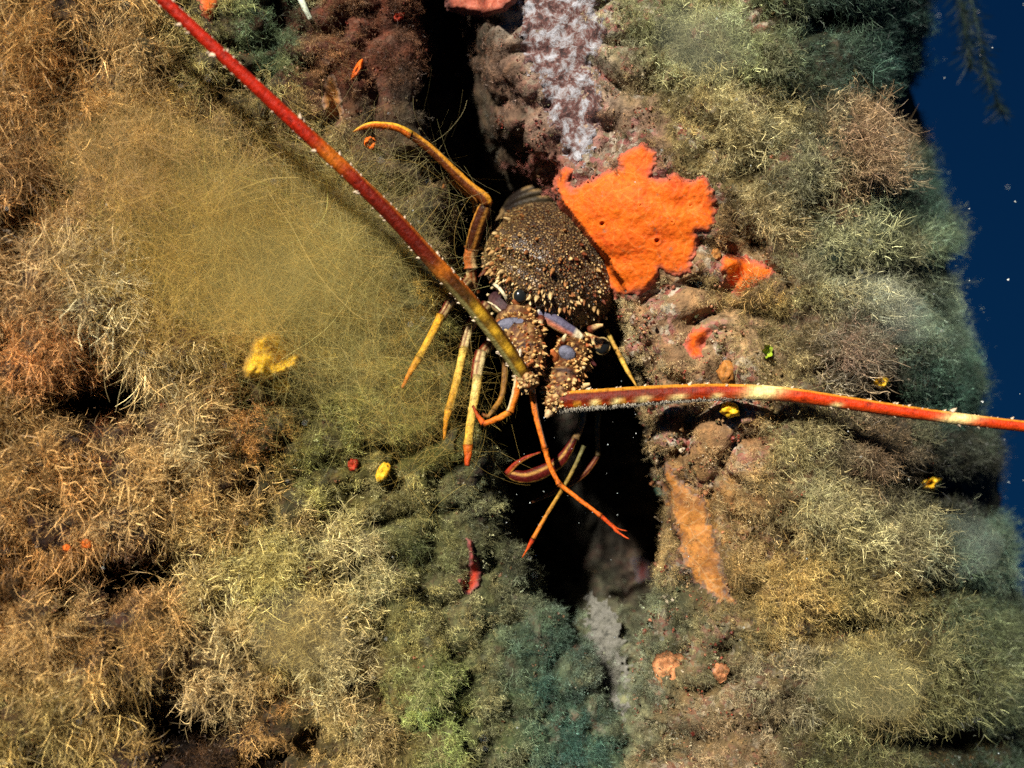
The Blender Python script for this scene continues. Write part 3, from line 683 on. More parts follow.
# brow horns
def horn(pts, rads, top, low, name='brow_horn', tips=True, sq=1.0):
    p = smooth_path(pts, 26); r = np.interp(np.linspace(0, 1, 26), *zip(*rads))
    def cfn(t, h):
        c = mixv(lin(top, G) + 0 * t[..., None], lin(low, G) + 0 * t[..., None], sm(np.sin(h), 0.15, 0.35))
        c = mixv(c, lin(CREAM, 1.0) + 0 * t[..., None], sm(np.sin(h), 0.80, 0.92) * 0.8)
        if tips: c = mixv(c, lin((235, 220, 180), 1.0) + 0 * t[..., None], np.maximum(sm(t, 0.80, 0.88), 1 - sm(t, 0.08, 0.16)))
        return c
    a = Acc(); v, f, c = sweep(P(p[:, 0], p[:, 1], p[:, 2]), r * S, r * S * 1.05, 16, cfn, sq); a.add(v, f, c)
    return lpart(a.build(name, M_shell))
horn([(532, 311, cdp(536, 314) - 5), (548, 318, 4), (565, 328, 2), (583, 338, 4)], [(0, 4.5), (0.15, 6.2), (0.5, 7.0), (0.85, 5.4), (1, 2.2)], (98, 92, 112), (196, 118, 86), sq=0.8)
# the other horn points out of the picture: a blade with a cream edge
hp = [(494, 297, cdp(497, 300) + 2), (500, 303, cdp(500, 303) - 8), (506, 309, cdp(505, 308) - 14), (512, 318, cdp(508, 312) - 17)]
h2 = horn(hp, [(0, 6), (0.4, 10), (0.75, 7.5), (1, 2)], (70, 46, 48), (92, 64, 62), tips=False, sq=0.8)
e2 = smooth_path([(494, 284, cdp(497, 285) - 5), (500, 289, cdp(501, 288) - 12), (506, 298, cdp(505, 297) - 20), (510, 308, cdp(505, 305) - 25), (511, 318, cdp(505, 310) - 27), (502, 312, cdp(503, 310) - 25), (494, 305, cdp(497, 303) - 16), (488, 302, cdp(491, 302) - 6)], 24)
v, f, c = sweep(P(e2[:, 0], e2[:, 1], e2[:, 2]), 1.1 * S, np.linspace(1.9, 0.8, 24) * S, 8, const((228, 210, 170), 0.8)); a = Acc(); a.add(v, f, c)
o = a.build('horn_edge', M_shell); o.parent = h2; o.matrix_parent_inverse = lob.matrix_world.inverted() @ lob.matrix_world

# antenna bases: three stout spiny segments each, a slate-blue plate on top, cones around
def peduncle(ctrl, rads, plate, seed):
    p = smooth_path(ctrl, 40); r = np.interp(np.linspace(0, 1, 40), *zip(*rads))
    seg = 1 + 0.06 * np.cos(np.linspace(0, 1, 40) * 3 * 2 * np.pi)
    def cfn(t, h):
        n = fbm(t * 20, np.cos(h) * 4, np.sin(h) * 4, seed, 3)
        c = mixv(lin((92, 56, 30), G) + 0 * t[..., None], lin((190, 146, 88), G) + 0 * t[..., None], sm(n, 0.0, 0.35))
        c = mixv(c, lin((150, 66, 26), G) + 0 * t[..., None], sm(-n, 0.2, 0.5) * 0.7)
        return mixv(c, lin((52, 30, 24), G) + 0 * t[..., None], sm(np.cos(t * 6 * np.pi), 0.8, 1.0))
    a = Acc(); W_ = P(p[:, 0], p[:, 1], p[:, 2]); v, f, c = sweep(W_, r * seg * S, r * seg * S, 36, cfn)
    v = v + unit(v - v.mean(0)) * (fbm(v[:, 0] / S / 6, v[:, 1] / S / 6, v[:, 2] / S / 6, seed, 3) * 4.5 * S)[:, None]; a.add(v, f, c)
    ped = lpart(a.build('antenna_base', M_shell))
    rs = np.random.default_rng(seed); bs, ds, rr, hh, cl = [], [], [], [], []
    T = np.gradient(W_, axis=0); T /= np.linalg.norm(T, axis=1, keepdims=True)
    for k in range(340):
        i = rs.integers(2, 39); th = rs.uniform(-1.9, 1.9)
        A = np.array([0, -1.0, 0]) - (T[i] @ np.array([0, -1.0, 0])) * T[i]; A /= np.linalg.norm(A); B = np.cross(T[i], A)
        nn = math.cos(th) * A + math.sin(th) * B
        q = rs.uniform(0.8, 1.8) if rs.random() < .72 else rs.uniform(2.0, 3.6)
        bs.append(W_[i] + nn * r[i] * seg[i] * 0.93 * S); ds.append(nn + 0.5 * T[i]); rr.append(q * S); hh.append(q * rs.uniform(1.4, 2.6) * S)
        cb = [(170, 90, 40), (200, 150, 90), (210, 90, 36), (110, 56, 34)][rs.integers(4)]
        cl.append(np.concatenate([np.repeat([lin(cb, 0.6)], 5, 0), np.repeat([lin([(222, 184, 120), (200, 146, 84), (160, 94, 50), (214, 170, 104)][rs.integers(4)], 0.8)], 10, 0)]))
    V, F = cones(np.array(bs), np.array(ds), np.array(rr), np.array(hh), 5)
    a = Acc(); a.add(V, F, np.concatenate(cl)); o = a.build('base_spines', M_shell); o['kind'] = 'stuff'; o.parent = ped
    px, py, d, rx, ry, tilt = plate
    v, f, x, y, z = ellipsoid(px, py, d, rx, ry, 5.0, tilt)
    cc = mixv(lin(GREYB, G) + 0 * x[..., None], lin((66, 60, 66), G) + 0 * x[..., None], sm(x * x + y * y, 0.75, 0.95))
    o = make_mesh('slate_plate', v, f, M_shell, None, cc.reshape(-1, 3)); o.parent = ped
    return ped
peduncle([(517, 322, 4), (522, 338, -14), (528, 356, -30), (527, 374, -42)], [(0, 22), (0.4, 20), (0.8, 15), (1, 10)], (514, 325, -25, 18, 8, 0.0), 3)
peduncle([(574, 344, 20), (570, 360, -2), (565, 380, -18), (556, 400, -26)], [(0, 17), (0.4, 18), (0.75, 17), (1, 12)], (567, 353, -22, 9.5, 7.5, 0.6), 7)
# scoop-shaped orange lobes between the bases and a few large base thorns
for q, (x0, y0, d0, x1, y1, d1, r0, ct) in enumerate([(536, 350, -18, 545, 344, -30, 6, (205, 120, 60)), (556, 362, -14, 552, 350, -26, 6, (200, 110, 56)), (574, 391, -20, 590, 384, -26, 5, (226, 190, 130)),
                                       (578, 378, -12, 586, 364, -18, 4, (230, 200, 150)), (580, 352, 4, 596, 366, 0, 4.5, (96, 50, 48)), (590, 330, 8, 603, 325, 2, 4.5, (225, 185, 125)), (541, 318, -4, 539, 334, -14, 4.2, (235, 205, 150)),
                                       (563, 343, -10, 566, 334, -18, 3.4, (236, 214, 160)), (520, 312, -2, 513, 300, -12, 5, (150, 84, 44)), (551, 411, -24, 546, 418, -30, 6, (215, 180, 130)), (526, 388, -40, 519, 382, -46, 4, (200, 170, 120))]):
    p = smooth_path([(x0, y0, d0), ((x0 + x1) / 2, (y0 + y1) / 2 - 1, (d0 + d1) / 2 - 2), (x1, y1, d1)], 10)
    cf = lambda t, h: mixv(lin((110, 52, 30), G) + 0 * t[..., None], lin(ct, 0.75) + 0 * t[..., None], sm(t, 0.2, 0.55))
    v, f, c = sweep(P(p[:, 0], p[:, 1], p[:, 2]), np.linspace(r0, r0 * 0.25, 10) * S, np.linspace(r0, r0 * 0.3, 10) * S, 10, cf)
    a = Acc(); a.add(v, f, c); lpart(a.build('head_thorn', M_shell))

# cream beads along the front rim of the shell and round the eyes
bd = [(524,303,2.2),(528,298,1.8),(531,303,2.4),(536,300,1.8),(541,305,2.2),(547,308,1.6),(552,312,2.0),(530,288,2.2),(531,296,2.0),(527,279,1.6),(558,315,1.8),(566,320,2.2),(573,322,1.8),(580,326,2.2),(586,322,2.0),(592,318,2.4),(598,322,2.0),(606,318,1.8),(513,284,1.6),(505,280,2.2),(498,281,2.4),(492,288,2.0),(488,295,1.8),(486,306,2.0),(492,314,1.8),(535,322,1.6),(560,332,1.8),(515,268,2.6),(520,262,1.6)]
bb = [on_cara(x, y) for x, y, r in bd]; br_ = np.array([r for *_, r in bd])
V, F = cones(np.array([q[0] for q in bb]) - np.array([q[1] for q in bb]) * 0.5 * S, np.array([q[1] for q in bb]) + 0.5 * fwd3, br_ * S, br_ * 2.2 * S, 8)
a = Acc(); a.add(V, F, np.repeat(lin((232, 204, 150), 0.85)[None], len(V), 0)); o = lpart(a.build('brow_beads', M_shell)); o['kind'] = 'stuff'
# collars in which the long antennae sit
for x, y, d, r in [(527, 381, -44, 11.5), (556, 401, -27, 12.0)]:
    v, f, ex_, ey_, ez_ = ellipsoid(x, y, d, r, r * 0.92, r)
    v = v + unit(v - v.mean(0)) * (fbm(v[:, 0] / S / 4, v[:, 1] / S / 4, v[:, 2] / S / 4, 12, 3) * 4 * S)[:, None]
    nz = fbm(ex_ * 2.5, ey_ * 2.5, ez_ * 2.5, 4, 3)
    cc = mixv(lin((120, 66, 30), G) + 0 * nz[..., None], lin((206, 168, 110), G) + 0 * nz[..., None], sm(nz, -0.1, 0.3))
    co = lpart(make_mesh('antenna_collar', v, f, M_shell, None, cc.reshape(-1, 3)))
    dn = unit(rng.normal(0, 1, (46, 3)) + [0, -0.9, 0]); ctr = v.mean(0)
    V, F = cones(ctr + dn * r * 0.9 * S, dn, rng.uniform(0.9, 2.3, 46) * S, rng.uniform(2.0, 5.0, 46) * S, 5)
    a = Acc(); a.add(V, F, lin((214, 176, 116), 0.75)); o = a.build('collar_spines', M_shell); o['kind'] = 'stuff'; o.parent = co

# long antennae
def antenna(ctrl, rads, cfn, spine_n, seed, fringe=None):
    spine_n = int(spine_n * 1.8)
    n = 700
    p = smooth_path(ctrl, n); r = np.interp(np.linspace(0, 1, n), *zip(*rads))
    W_ = P(p[:, 0], p[:, 1], p[:, 2]); a = Acc()
    ringed = 1 + 0.02 * noise(np.arange(n) / 5.0, 0.5, 0.5, seed)
    base_fn = cfn; cfn = lambda t, h: base_fn(t, h) * (0.92 + 0.13 * np.sin(t * 1500) + 0.45 * fbm(t * 60, np.cos(h) * 3, np.sin(h) * 3, seed, 3))[..., None]
    v, f, c = sweep(W_, r * ringed * S, r * ringed * S, 20, cfn); a.add(v, f, c)
    an = lpart(a.build('antenna', M_shell))
    T = np.gradient(W_, axis=0); T /= np.linalg.norm(T, axis=1, keepdims=True)
    A = np.array([0, -1.0, 0]) - (T @ np.array([0, -1.0, 0]))[:, None] * T; A /= np.linalg.norm(A, axis=1, keepdims=True); B = np.cross(T, A)
    rs = np.random.default_rng(seed); i = rs.integers(2, n - 1, spine_n)
    side = np.where(rs.random(spine_n) < .5, 1, -1) * rs.normal(math.pi / 2, 0.28, spine_n)
    nn = np.cos(side)[:, None] * A[i] + np.sin(side)[:, None] * B[i]
    q = np.clip(rs.lognormal(-0.25, 0.5, spine_n), 0.35, 2.6) * np.where(noise(i / 14.0, 0.5, 0.5, seed) > -0.45, 1.15, 0.3)
    V, F = cones(W_[i] + nn * (r[i] * 0.95 * S)[:, None], nn + 0.9 * T[i], q * S, q * 2.0 * S, 5)
    a = Acc(); a.add(V, F, lin((232, 206, 172), 0.7)); o = a.build('antenna_spines', M_shell); o['kind'] = 'stuff'; o.parent = an
    if fringe:
        lo, hi, m = fringe; t = rs.integers(int(lo * n), int(hi * n), m); ph = rs.normal(1.35, 0.25, m)
        nn = np.cos(ph)[:, None] * A[t] + np.sin(ph)[:, None] * B[t]
        L = rs.uniform(2.0, 5.0, m) * np.interp(t / n, [lo, (lo + hi) / 2, hi], [1, 0.7, 0.2])
        V, F = cones(W_[t] + nn * (r[t] * 0.95 * S)[:, None], nn + rs.normal(0, 0.25, (m, 3)), 0.5 * S, L * S, 3)
        a = Acc(); a.add(V, F, lin((190, 180, 160), 0.9)); o = a.build('hair_fringe', M_shell); o['kind'] = 'stuff'; o.parent = an
    return an
def lc(c, t, g=G): return lin(c, g) + 0 * t[..., None]
BANDS = [(0.095, .008), (0.135, .008), (0.178, .011), (0.235, .013), (0.30, .008), (0.37, .026), (0.50, .008), (0.695, .022), (0.9, .02)]
def right_ant(t, h):
    s_ = np.sin(h)                                    # +1 = lower edge
    c = mixv(lc((112, 32, 8), t), lc((220, 60, 10), t), sm(t, 0.15, 0.5))
    c = mixv(c, lc((205, 70, 16), t), sm(s_, 0.25, 0.6))
    c = mixv(c, lc((240, 160, 50), t), sm(-s_, 0.66, 0.86))
    teeth = sm(np.sin(t * 150), -0.2, 0.6) * (1 - sm(t, 0.14, 0.20))
    c = mixv(c, lc((240, 165, 50), t), teeth * sm(s_, 0.15, 0.5))
    for b0, w in BANDS:
        g = np.exp(-((t - b0 + 0.012 * s_) / w) ** 2)
        c = mixv(c, lc((250, 215, 140), t, 1.1), g * sm(s_ if b0 < 0.35 or b0 == 0.5 else s_ * 0 + 1, -0.1, 0.55) * 0.95)
    return mixv(c, lc((170, 160, 140), t, 1.0), sm(s_, 0.93, 0.99) * (1 - sm(t, 0.3, 0.6)))
antenna([(556, 401, -28), (600, 398, -36), (660, 394, -46), (720, 392, -56), (780, 394, -66), (840, 402, -74), (900, 411, -82), (960, 419, -90), (1030, 427, -98), (1110, 435, -108), (1200, 442, -118)],
        [(0, 9.4), (0.15, 8.8), (0.3, 7.8), (0.5, 6.2), (0.75, 5.2), (1, 4.4)], right_ant, 90, 11, (0.0, 0.36, 1500))
def left_ant(t, h):
    s_ = np.sin(h)                                    # +1 = upper right edge
    c = mixv(lc((84, 52, 14), t), lc((116, 28, 10), t), sm(t, 0.26, 0.42))
    c = mixv(c, lc((204, 40, 12), t), sm(t, 0.45, 0.66))
    yel = (np.exp(-((t - 0.06) / .018) ** 2) + np.exp(-((t - 0.12) / .02) ** 2) + np.exp(-((t - 0.17) / .018) ** 2) + np.exp(-((t - 0.225) / .02) ** 2)) * sm(s_, -0.55, -0.05)
    c = mixv(c, lc((215, 165, 40), t), np.clip(yel, 0, 1) * (1 - sm(s_, 0.5, 0.8)))
    c = mixv(c, lc((150, 140, 84), t), sm(-s_, 0.35, 0.6) * (1 - sm(t, 0.22, 0.4)))
    c = mixv(c, lc((225, 120, 40), t), sm(s_, 0.70, 0.9) * (1 - sm(t, 0.5, 0.7)) * sm(t, 0.2, 0.3))
    c = mixv(c, lc((235, 130, 30), t), np.exp(-((t - 0.56) / .02) ** 2) * 0.8 + np.exp(-((t - 0.335) / .014) ** 2) * 0.6)
    return mixv(c, lc((225, 80, 66), t), sm(s_, 0.8, 0.95) * sm(t, 0.5, 0.8) * 0.7)
antenna([(526, 379, -44), (512, 357, -52), (490, 327, -62), (463, 294, -72), (430, 258, -84), (392, 216, -98), (340, 165, -114), (285, 114, -130), (225, 58, -146), (166, 3, -160), (110, -48, -174), (40, -112, -190)],
        [(0, 7.2), (0.12, 7.8), (0.3, 8.0), (0.5, 6.8), (0.7, 5.6), (1, 4.4)], left_ant, 130, 13)

# small forked antennules
def limb(name, parts, mat=M_shell, label=None):
    """parts: list of (control rows (px,py,d), radii, colour function, flatten, sides)"""
    a = Acc()
    for ctrl, rads, cfn, flat in parts:
        n = max(24, 10 * len(ctrl))
        p = smooth_path(ctrl, n) if len(ctrl) > 1 else np.array(ctrl)
        r = np.interp(np.linspace(0, 1, n), *zip(*rads)) * 0.80
        bfn = cfn; cfn = lambda t, h, bfn=bfn: bfn(t, h) * (1.0 - 0.6 * np.exp(-(t / 0.07) ** 2) - 0.6 * np.exp(-((t - 1) / 0.06) ** 2) + 0.5 * fbm(t * 16, np.cos(h) * 2.5, np.sin(h) * 2.5, len(ctrl), 3))[..., None]
        v, f, c = sweep(P(p[:, 0], p[:, 1], p[:, 2]), r * flat * S, r * S, 16, cfn)
        v = v + (unit(v - v.mean(0)) * (noise(v[:, 0] / S / 4, v[:, 1] / S / 4, v[:, 2] / S / 4, 3) * 0.7 * S)[:, None]); a.add(v, f, c)
    o = lpart(a.build(name, mat))
    if label: o['label'] = label
    return o
def ridge(body, edge, lo=0.55, hi=0.8, side=1, g=G):
    def f(t, h):
        e = sm(side * np.sin(h), lo, hi)
        n = 0.5 * fbm(t * 30, np.cos(h) * 3, np.sin(h) * 3, 5, 2)
        return mixv(mixv(lc(body, t, g) * (1 + n)[..., None], lc(edge, t, g), 0.75 * sm(np.sin(h * 3 + 0.8), .72, .95)), lc(edge, t, g), e)
    return f
def grad(c0, c1, side=0, edge=None):
    def f(t, h):
        c = mixv(lc(c0, t), lc(c1, t), sm(t, 0.1, 0.9)) * (1 + 0.4 * fbm(t * 24, np.cos(h) * 2, np.sin(h) * 2, 9, 2))[..., None]
        if edge is not None: c = mixv(c, lc(edge, t), sm(side * np.sin(h), 0.45, 0.75))
        return c
    return f
def seg(r0, r1, bulge=1.0, knob=1.25): return [(0, r0 * knob), (0.08, r0), (0.5, (r0 + r1) / 2 * bulge), (0.9, r1), (1, r1 * knob)]
ORB = (228, 116, 28)
limb('antennule', [([(531, 384, -30), (536, 415, -34), (545, 449, -38)], seg(4.4, 3.2), grad((200, 110, 36), ORB, -1, (120, 100, 84)), 1),
                   ([(545, 449, -38), (550, 466, -40), (559, 484, -42)], seg(3.2, 2.8, 1, 1.35), grad(ORB, ORB), 1),
                   ([(559, 484, -42), (580, 500, -46), (601, 516, -50)], seg(2.8, 2.4, 1, 1.35), grad(ORB, (235, 110, 30)), 1),
                   ([(601, 516, -50), (612, 526, -52), (619, 533, -53), (629, 539, -54)], [(0, 2.6), (0.6, 1.6), (1, 0.5)], grad((225, 80, 20), (230, 90, 40)), 1),
                   ([(611, 524, -52), (618, 529, -50), (627, 531, -48)], [(0, 1.9), (1, 0.5)], grad((225, 90, 24), (230, 90, 40)), 1)])
limb('antennule', [([(584, 446, -12), (574, 468, -16), (562, 490, -22)], seg(2.6, 2.4), grad((110, 104, 60), (150, 120, 50)), 1),
                   ([(562, 490, -22), (546, 516, -26), (533, 539, -30)], seg(2.4, 2.6), grad((176, 130, 44), (215, 120, 30)), 1),
                   ([(533, 539, -30), (528, 548, -30), (522, 558, -28)], [(0, 3.4), (0.3, 2.4), (1, 0.5)], grad((190, 60, 20), (200, 90, 30)), 1)])
limb('mouth_limb', [([(519, 378, -46), (515, 396, -48), (510, 412, -48)], seg(5.2, 4.2), grad((222, 110, 26), (226, 124, 30), 1, (215, 196, 150)), .9),
                    ([(510, 412, -48), (497, 419, -48), (484, 424, -46)], seg(4.0, 3.4, 1, 1.2), grad((226, 130, 34), (224, 110, 26)), .9),
                    ([(484, 424, -46), (478, 416, -42), (473, 406, -38)], [(0, 4.2), (0.3, 3), (1, 1.4)], grad((210, 90, 24), (150, 60, 20)), .9)])
limb('mouth_limb', [([(506, 350, 4), (503, 392, -22), (494, 410, -24)], seg(4, 3.4), grad((120, 84, 44), (160, 110, 40)), 1),
                    ([(494, 410, -24), (488, 416, -26), (482, 414, -26)], seg(3.2, 2), grad((150, 110, 50), (120, 70, 30)), 1)])
YB = (226, 160, 36); YO = (226, 132, 24)
legs = [
 # raised rear leg with hooked yellow tip
 [([(474, 292, 48), (472, 280, 40), (471, 268, 34)], seg(7, 7), ridge((150, 70, 30), CREAM, 0.2, 0.6, -1), .9),
  ([(471, 268, 34), (470, 258, 32), (472, 248, 28)], seg(8, 8.5), ridge((200, 110, 50), (225, 190, 130), .3, .7, 1), .9),
  ([(471, 250, 28), (477, 229, 18), (486, 206, 8)], [(0, 8), (0.2, 9), (0.6, 9.4), (0.9, 9.6), (1, 8)], ridge((74, 34, 14), (222, 150, 60), .82, .95, -1), .8),
  ([(488, 207, 8), (484, 198, 4), (470, 187, 2), (452, 170, -2), (430, 149, -8), (410, 134, -14)], [(0, 4), (0.10, 7.6), (0.5, 6.2), (0.9, 5.6), (1, 5.4)], ridge((104, 50, 14), (228, 154, 44), .25, .6, 1), .8),
  ([(411, 135, -14), (398, 128, -18), (378, 125, -22), (364, 127, -24), (353, 132, -26)], [(0, 5.8), (0.1, 5), (0.6, 4.2), (0.85, 2.6), (1, 0.6)], ridge((210, 100, 20), (235, 180, 50), .0, .5, 1), .9)],
 # slim leg behind it
 [([(476, 212, 40), (474, 200, 38), (462, 189, 34), (448, 178, 28)], [(0, 4), (0.5, 5), (1, 4)], ridge((78, 34, 14), (226, 150, 54), .1, .5, -1), .9),
  ([(448, 177, 28), (442, 192, 34), (428, 214, 44)], [(0, 4.4), (0.2, 3.2), (1, 1.6)], ridge((92, 46, 22), (190, 120, 60), .3, .6, 1), .9)],
 [([(470, 278, 44), (460, 290, 14), (450, 302, -14)], seg(6.5, 6), ridge((110, 40, 24), CREAM, .1, .5, -1), .9),
  ([(450, 302, -14), (446, 309, -20), (441, 317, -26)], seg(5.5, 5.5), ridge((96, 30, 22), CREAM, .0, .4, -1), .9),
  ([(441, 316, -26), (431, 336, -36), (419, 358, -44)], seg(5.2, 4.4), grad(YB, (222, 168, 44), -1, (240, 190, 80)), .9),
  ([(419, 358, -44), (411, 371, -48), (402, 388, -52)], [(0, 5.2), (0.2, 4.4), (1, 1.6)], grad((214, 150, 36), (214, 120, 24)), .9)],
 [([(486, 306, 40), (476, 318, 26), (468, 330, 12)], seg(7, 6.5), ridge((104, 34, 26), CREAM, .1, .5, -1), .9),
  ([(469, 326, 12), (466, 338, 6), (463, 350, 0)], seg(6.2, 6), ridge((104, 22, 18), (240, 214, 150), -.1, .3, -1), .9),
  ([(464, 348, 0), (457, 380, -10), (449, 410, -18)], seg(5.2, 4.8), grad((240, 200, 90), YB, -1, (240, 196, 90)), .9),
  ([(449, 409, -18), (446, 422, -22), (444, 440, -26)], [(0, 5.6), (0.25, 4.2), (1, 1.4)], grad((232, 160, 34), (216, 140, 30)), .9)],
 [([(500, 332, 30), (490, 344, 14), (480, 356, 0)], seg(8, 7), ridge((120, 50, 30), CREAM, .1, .5, -1), .9),
  ([(481, 352, 0), (478, 366, -8), (476, 380, -14)], [(0, 7), (0.4, 8.2), (1, 6.6)], ridge((110, 26, 20), (240, 214, 150), -.1, .3, -1), .9),
  ([(478, 376, -14), (475, 396, -20), (471, 420, -26), (468, 446, -30)], seg(6.0, 5.2), grad((238, 206, 120), (224, 174, 60), -1, (240, 196, 90)), .9),
  ([(468, 445, -30), (468, 454, -32), (467, 466, -34)], [(0, 6.6), (0.3, 5.4), (1, 3.0)], grad((216, 110, 30), (190, 70, 16)), .9)],
 # broad curled front legs in the dark below the head
 [([(584, 404, 10), (581, 424, 6), (575, 440, 0)], seg(5, 4.6), grad((92, 110, 92), (130, 100, 60)), .9),
  ([(575, 438, 0), (562, 459, -6), (544, 471, -10), (525, 477, -12), (506, 473, -12)], [(0, 4), (0.2, 7), (0.6, 9), (0.9, 7), (1, 3)], ridge((88, 20, 12), (214, 160, 70), .74, .9, -1), .6),
  ([(507, 474, -12), (516, 464, -16), (528, 457, -18), (541, 452, -18)], [(0, 4.4), (0.3, 3.4), (1, 1.0)], ridge((150, 44, 16), (214, 140, 60), .4, .7, 1), .8)],
 [([(598, 412, 30), (597, 432, 32), (598, 456, 30)], seg(3.4, 3), grad((92, 84, 54), (110, 88, 50)), .9),
  ([(598, 456, 30), (584, 474, 26), (560, 489, 22), (532, 502, 20)], [(0, 3), (0.5, 4.4), (1, 1.6)], ridge((84, 28, 16), (170, 110, 50), .5, .8, -1), .7)],
 [([(606, 330, 60), (613, 343, 44), (621, 358, 30)], seg(2.8, 2.6), grad((190, 160, 80), (190, 140, 60)), .9),
  ([(621, 358, 30), (628, 372, 22), (637, 387, 14)], [(0, 3.4), (0.5, 2.6), (1, 1)], grad((220, 176, 70), (200, 150, 60)), .9)],
]
for sgs in legs: limb('leg', sgs)
# ties the shadowed limb roots to the body
limb('mouth_limb', [([(560, 372, 50), (574, 392, 30), (585, 412, 14)], seg(7, 5), grad((70, 60, 50), (92, 84, 70)), 1)])

# ------------------------------------------------------------------ algae
def ribbons(paths, widths, shade, seed=0):
    """paths: n x k x 3, widths n x k -> flat thin blades, each turned its own way"""
    n, k, _ = paths.shape; rs = np.random.default_rng(seed)
    T = np.gradient(paths, axis=1); T /= np.linalg.norm(T, axis=2, keepdims=True) + 1e-12
    w = rs.normal(size=(n, 1, 3)); side = np.cross(T, w); side /= np.linalg.norm(side, axis=2, keepdims=True) + 1e-12
    L = paths - side * widths[..., None] * 0.5; R = paths + side * widths[..., None] * 0.5
    V = np.stack([L, R], 2).reshape(-1, 3)
    i = np.arange(n)[:, None] * k * 2; j = np.arange(k - 1)[None] * 2
    b = i + j
    F = np.stack([b, b + 1, b + 3, b + 2], -1).reshape(-1, 4)
    sh = np.repeat(np.asarray(shade)[:, None], k * 2, 1).ravel() if np.ndim(shade) == 1 else np.repeat(shade, 2, 1).ravel()
    return V, F, sh


def filament_paths(n, k, spread, curl, lean, rs, base_r=0.15, lmin=0.45):
    """unit-length filaments from near the origin, fanning about +Z"""
    d = unit(np.stack([rs.normal(0, spread, n), rs.normal(0, spread, n), np.abs(rs.normal(1, 0.35, n)) + 0.1], -1))
    L = rs.uniform(lmin, 1.0, n) / (k - 1)
    p = np.zeros((n, k, 3)); p[:, 0] = np.stack([rs.normal(0, base_r, n), rs.normal(0, base_r, n), rs.uniform(-0.1, 0.05, n)], -1)
    bend = rs.normal(0, curl, (n, 3)) + np.array(lean)
    for j in range(1, k):
        d = unit(d + bend * (1.0 / k) * 2 + rs.normal(0, curl * 0.5, (n, 3)))
        p[:, j] = p[:, j - 1] + d * L[:, None]
    return p

def branch_paths(n, rs, spread=0.7):
    """stiff forking twigs: main stems with side twigs"""
    main = filament_paths(n, 6, spread, 0.6, (0, 0, 0), rs, 0.18, 0.5)
    out = [main]; ws = [np.repeat([[0.036, 0.034, 0.03, 0.026, 0.022, 0.014]], n, 0)]
    for j in (2, 3, 4, 5):
        for q in range(2):
            b = main[:, j]; d = unit(unit(main[:, j] - main[:, j - 1]) + rs.normal(0, 0.75, (n, 3)))
            t = np.linspace(0, 1, 6)[None, :, None]; L = rs.uniform(0.15, 0.38, (n, 1, 1))
            c = b[:, None] + d[:, None] * t * L + rs.normal(0, 0.13, (n, 1, 3)) * t ** 2
            out.append(c); ws.append(np.repeat([[0.032, 0.03, 0.028, 0.026, 0.02, 0.012]], n, 0))
    return np.concatenate(out), np.concatenate(ws)

def plume_paths(n, m, rs, spread, curl, hair=0.16, lean=(0, 0, 0), base_r=0.22):
    """soft plumes: curling stems that carry many short side hairs"""
    k = 7; main = filament_paths(n, k, spread, curl, lean, rs, base_r, 0.4)
    i = rs.integers(0, n, n * m); f = rs.uniform(0.15, 1.0, n * m) * (k - 1.001); j = f.astype(int); f = (f - j)[:, None]
    b = main[i, j] * (1 - f) + main[i, j + 1] * f; T = unit(main[i, j + 1] - main[i, j])
    d = unit(T * 0.6 + rs.normal(0, 0.8, (n * m, 3))); L = hair * rs.uniform(0.3, 1.2, (n * m, 1))
    t = np.linspace(0, 1, k)[None, :, None]
    hairs = b[:, None] + d[:, None] * t * L[:, None] + rs.normal(0, 0.25, (n * m, 1, 3)) * t ** 2 * L[:, None]
    return main, hairs[:, ::3]                                # hairs keep 3 points
def plume(n, m, rs, spread, curl, w0, seed, **kw):
    main, hairs = plume_paths(n, m, rs, spread, curl, **kw)
    V1, F1, s1 = ribbons(main, np.linspace(1, .5, 7)[None] * w0 * rs.uniform(.7, 1.4, (n, 1)), np.clip(rs.lognormal(-0.35, 0.45, n), .3, 1.6), seed)
    V2, F2, s2 = ribbons(hairs, np.linspace(.8, .4, 3)[None] * w0 * rs.uniform(.5, 1.2, (n * m, 1)), np.clip(rs.lognormal(-0.1, 0.6, n * m), .25, 2.8), seed + 1)
    return np.concatenate([V1, V2]), np.concatenate([F1, F2 + len(V1)]), np.concatenate([s1, s2])

protos = bpy.data.collections.new('turf_pieces')          # source shapes, not in the scene itself
def proto(idx, V, F, sh, mat=None):
    me_o = make_mesh('turf_piece_%02d' % idx, V, F, mat or M_turf, link=False, attrs={'shade': sh}, smooth=False)
    protos.objects.link(me_o); return me_o
rs = np.random.default_rng(5)
NFINE, NBR, NWISP, NCRUMB = 5, 4, 4, 3
k_ = 0
for i in range(NFINE):
    proto(k_, *plume(20, 16, rs, 0.85, 0.55, 0.0115, i, hair=0.22)); k_ += 1
for i in range(NBR):
    p, w = branch_paths(12, rs, 0.9); proto(k_, *ribbons(p, w * 0.48, np.clip(rs.lognormal(-0.3, 0.65, len(p)), .15, 2.5), i)); k_ += 1
for i in range(NWISP):
    p = filament_paths(46, 8, 0.45, 0.28, (0.55, 0, -0.1), rs, 0.2, 0.5); w = np.linspace(1.0, 0.35, 8)[None] * rs.uniform(0.006, 0.017, (46, 1))
    proto(k_, *ribbons(p, w, np.clip(rs.lognormal(-0.35, 0.8, 46), .15, 3.4), i)); k_ += 1
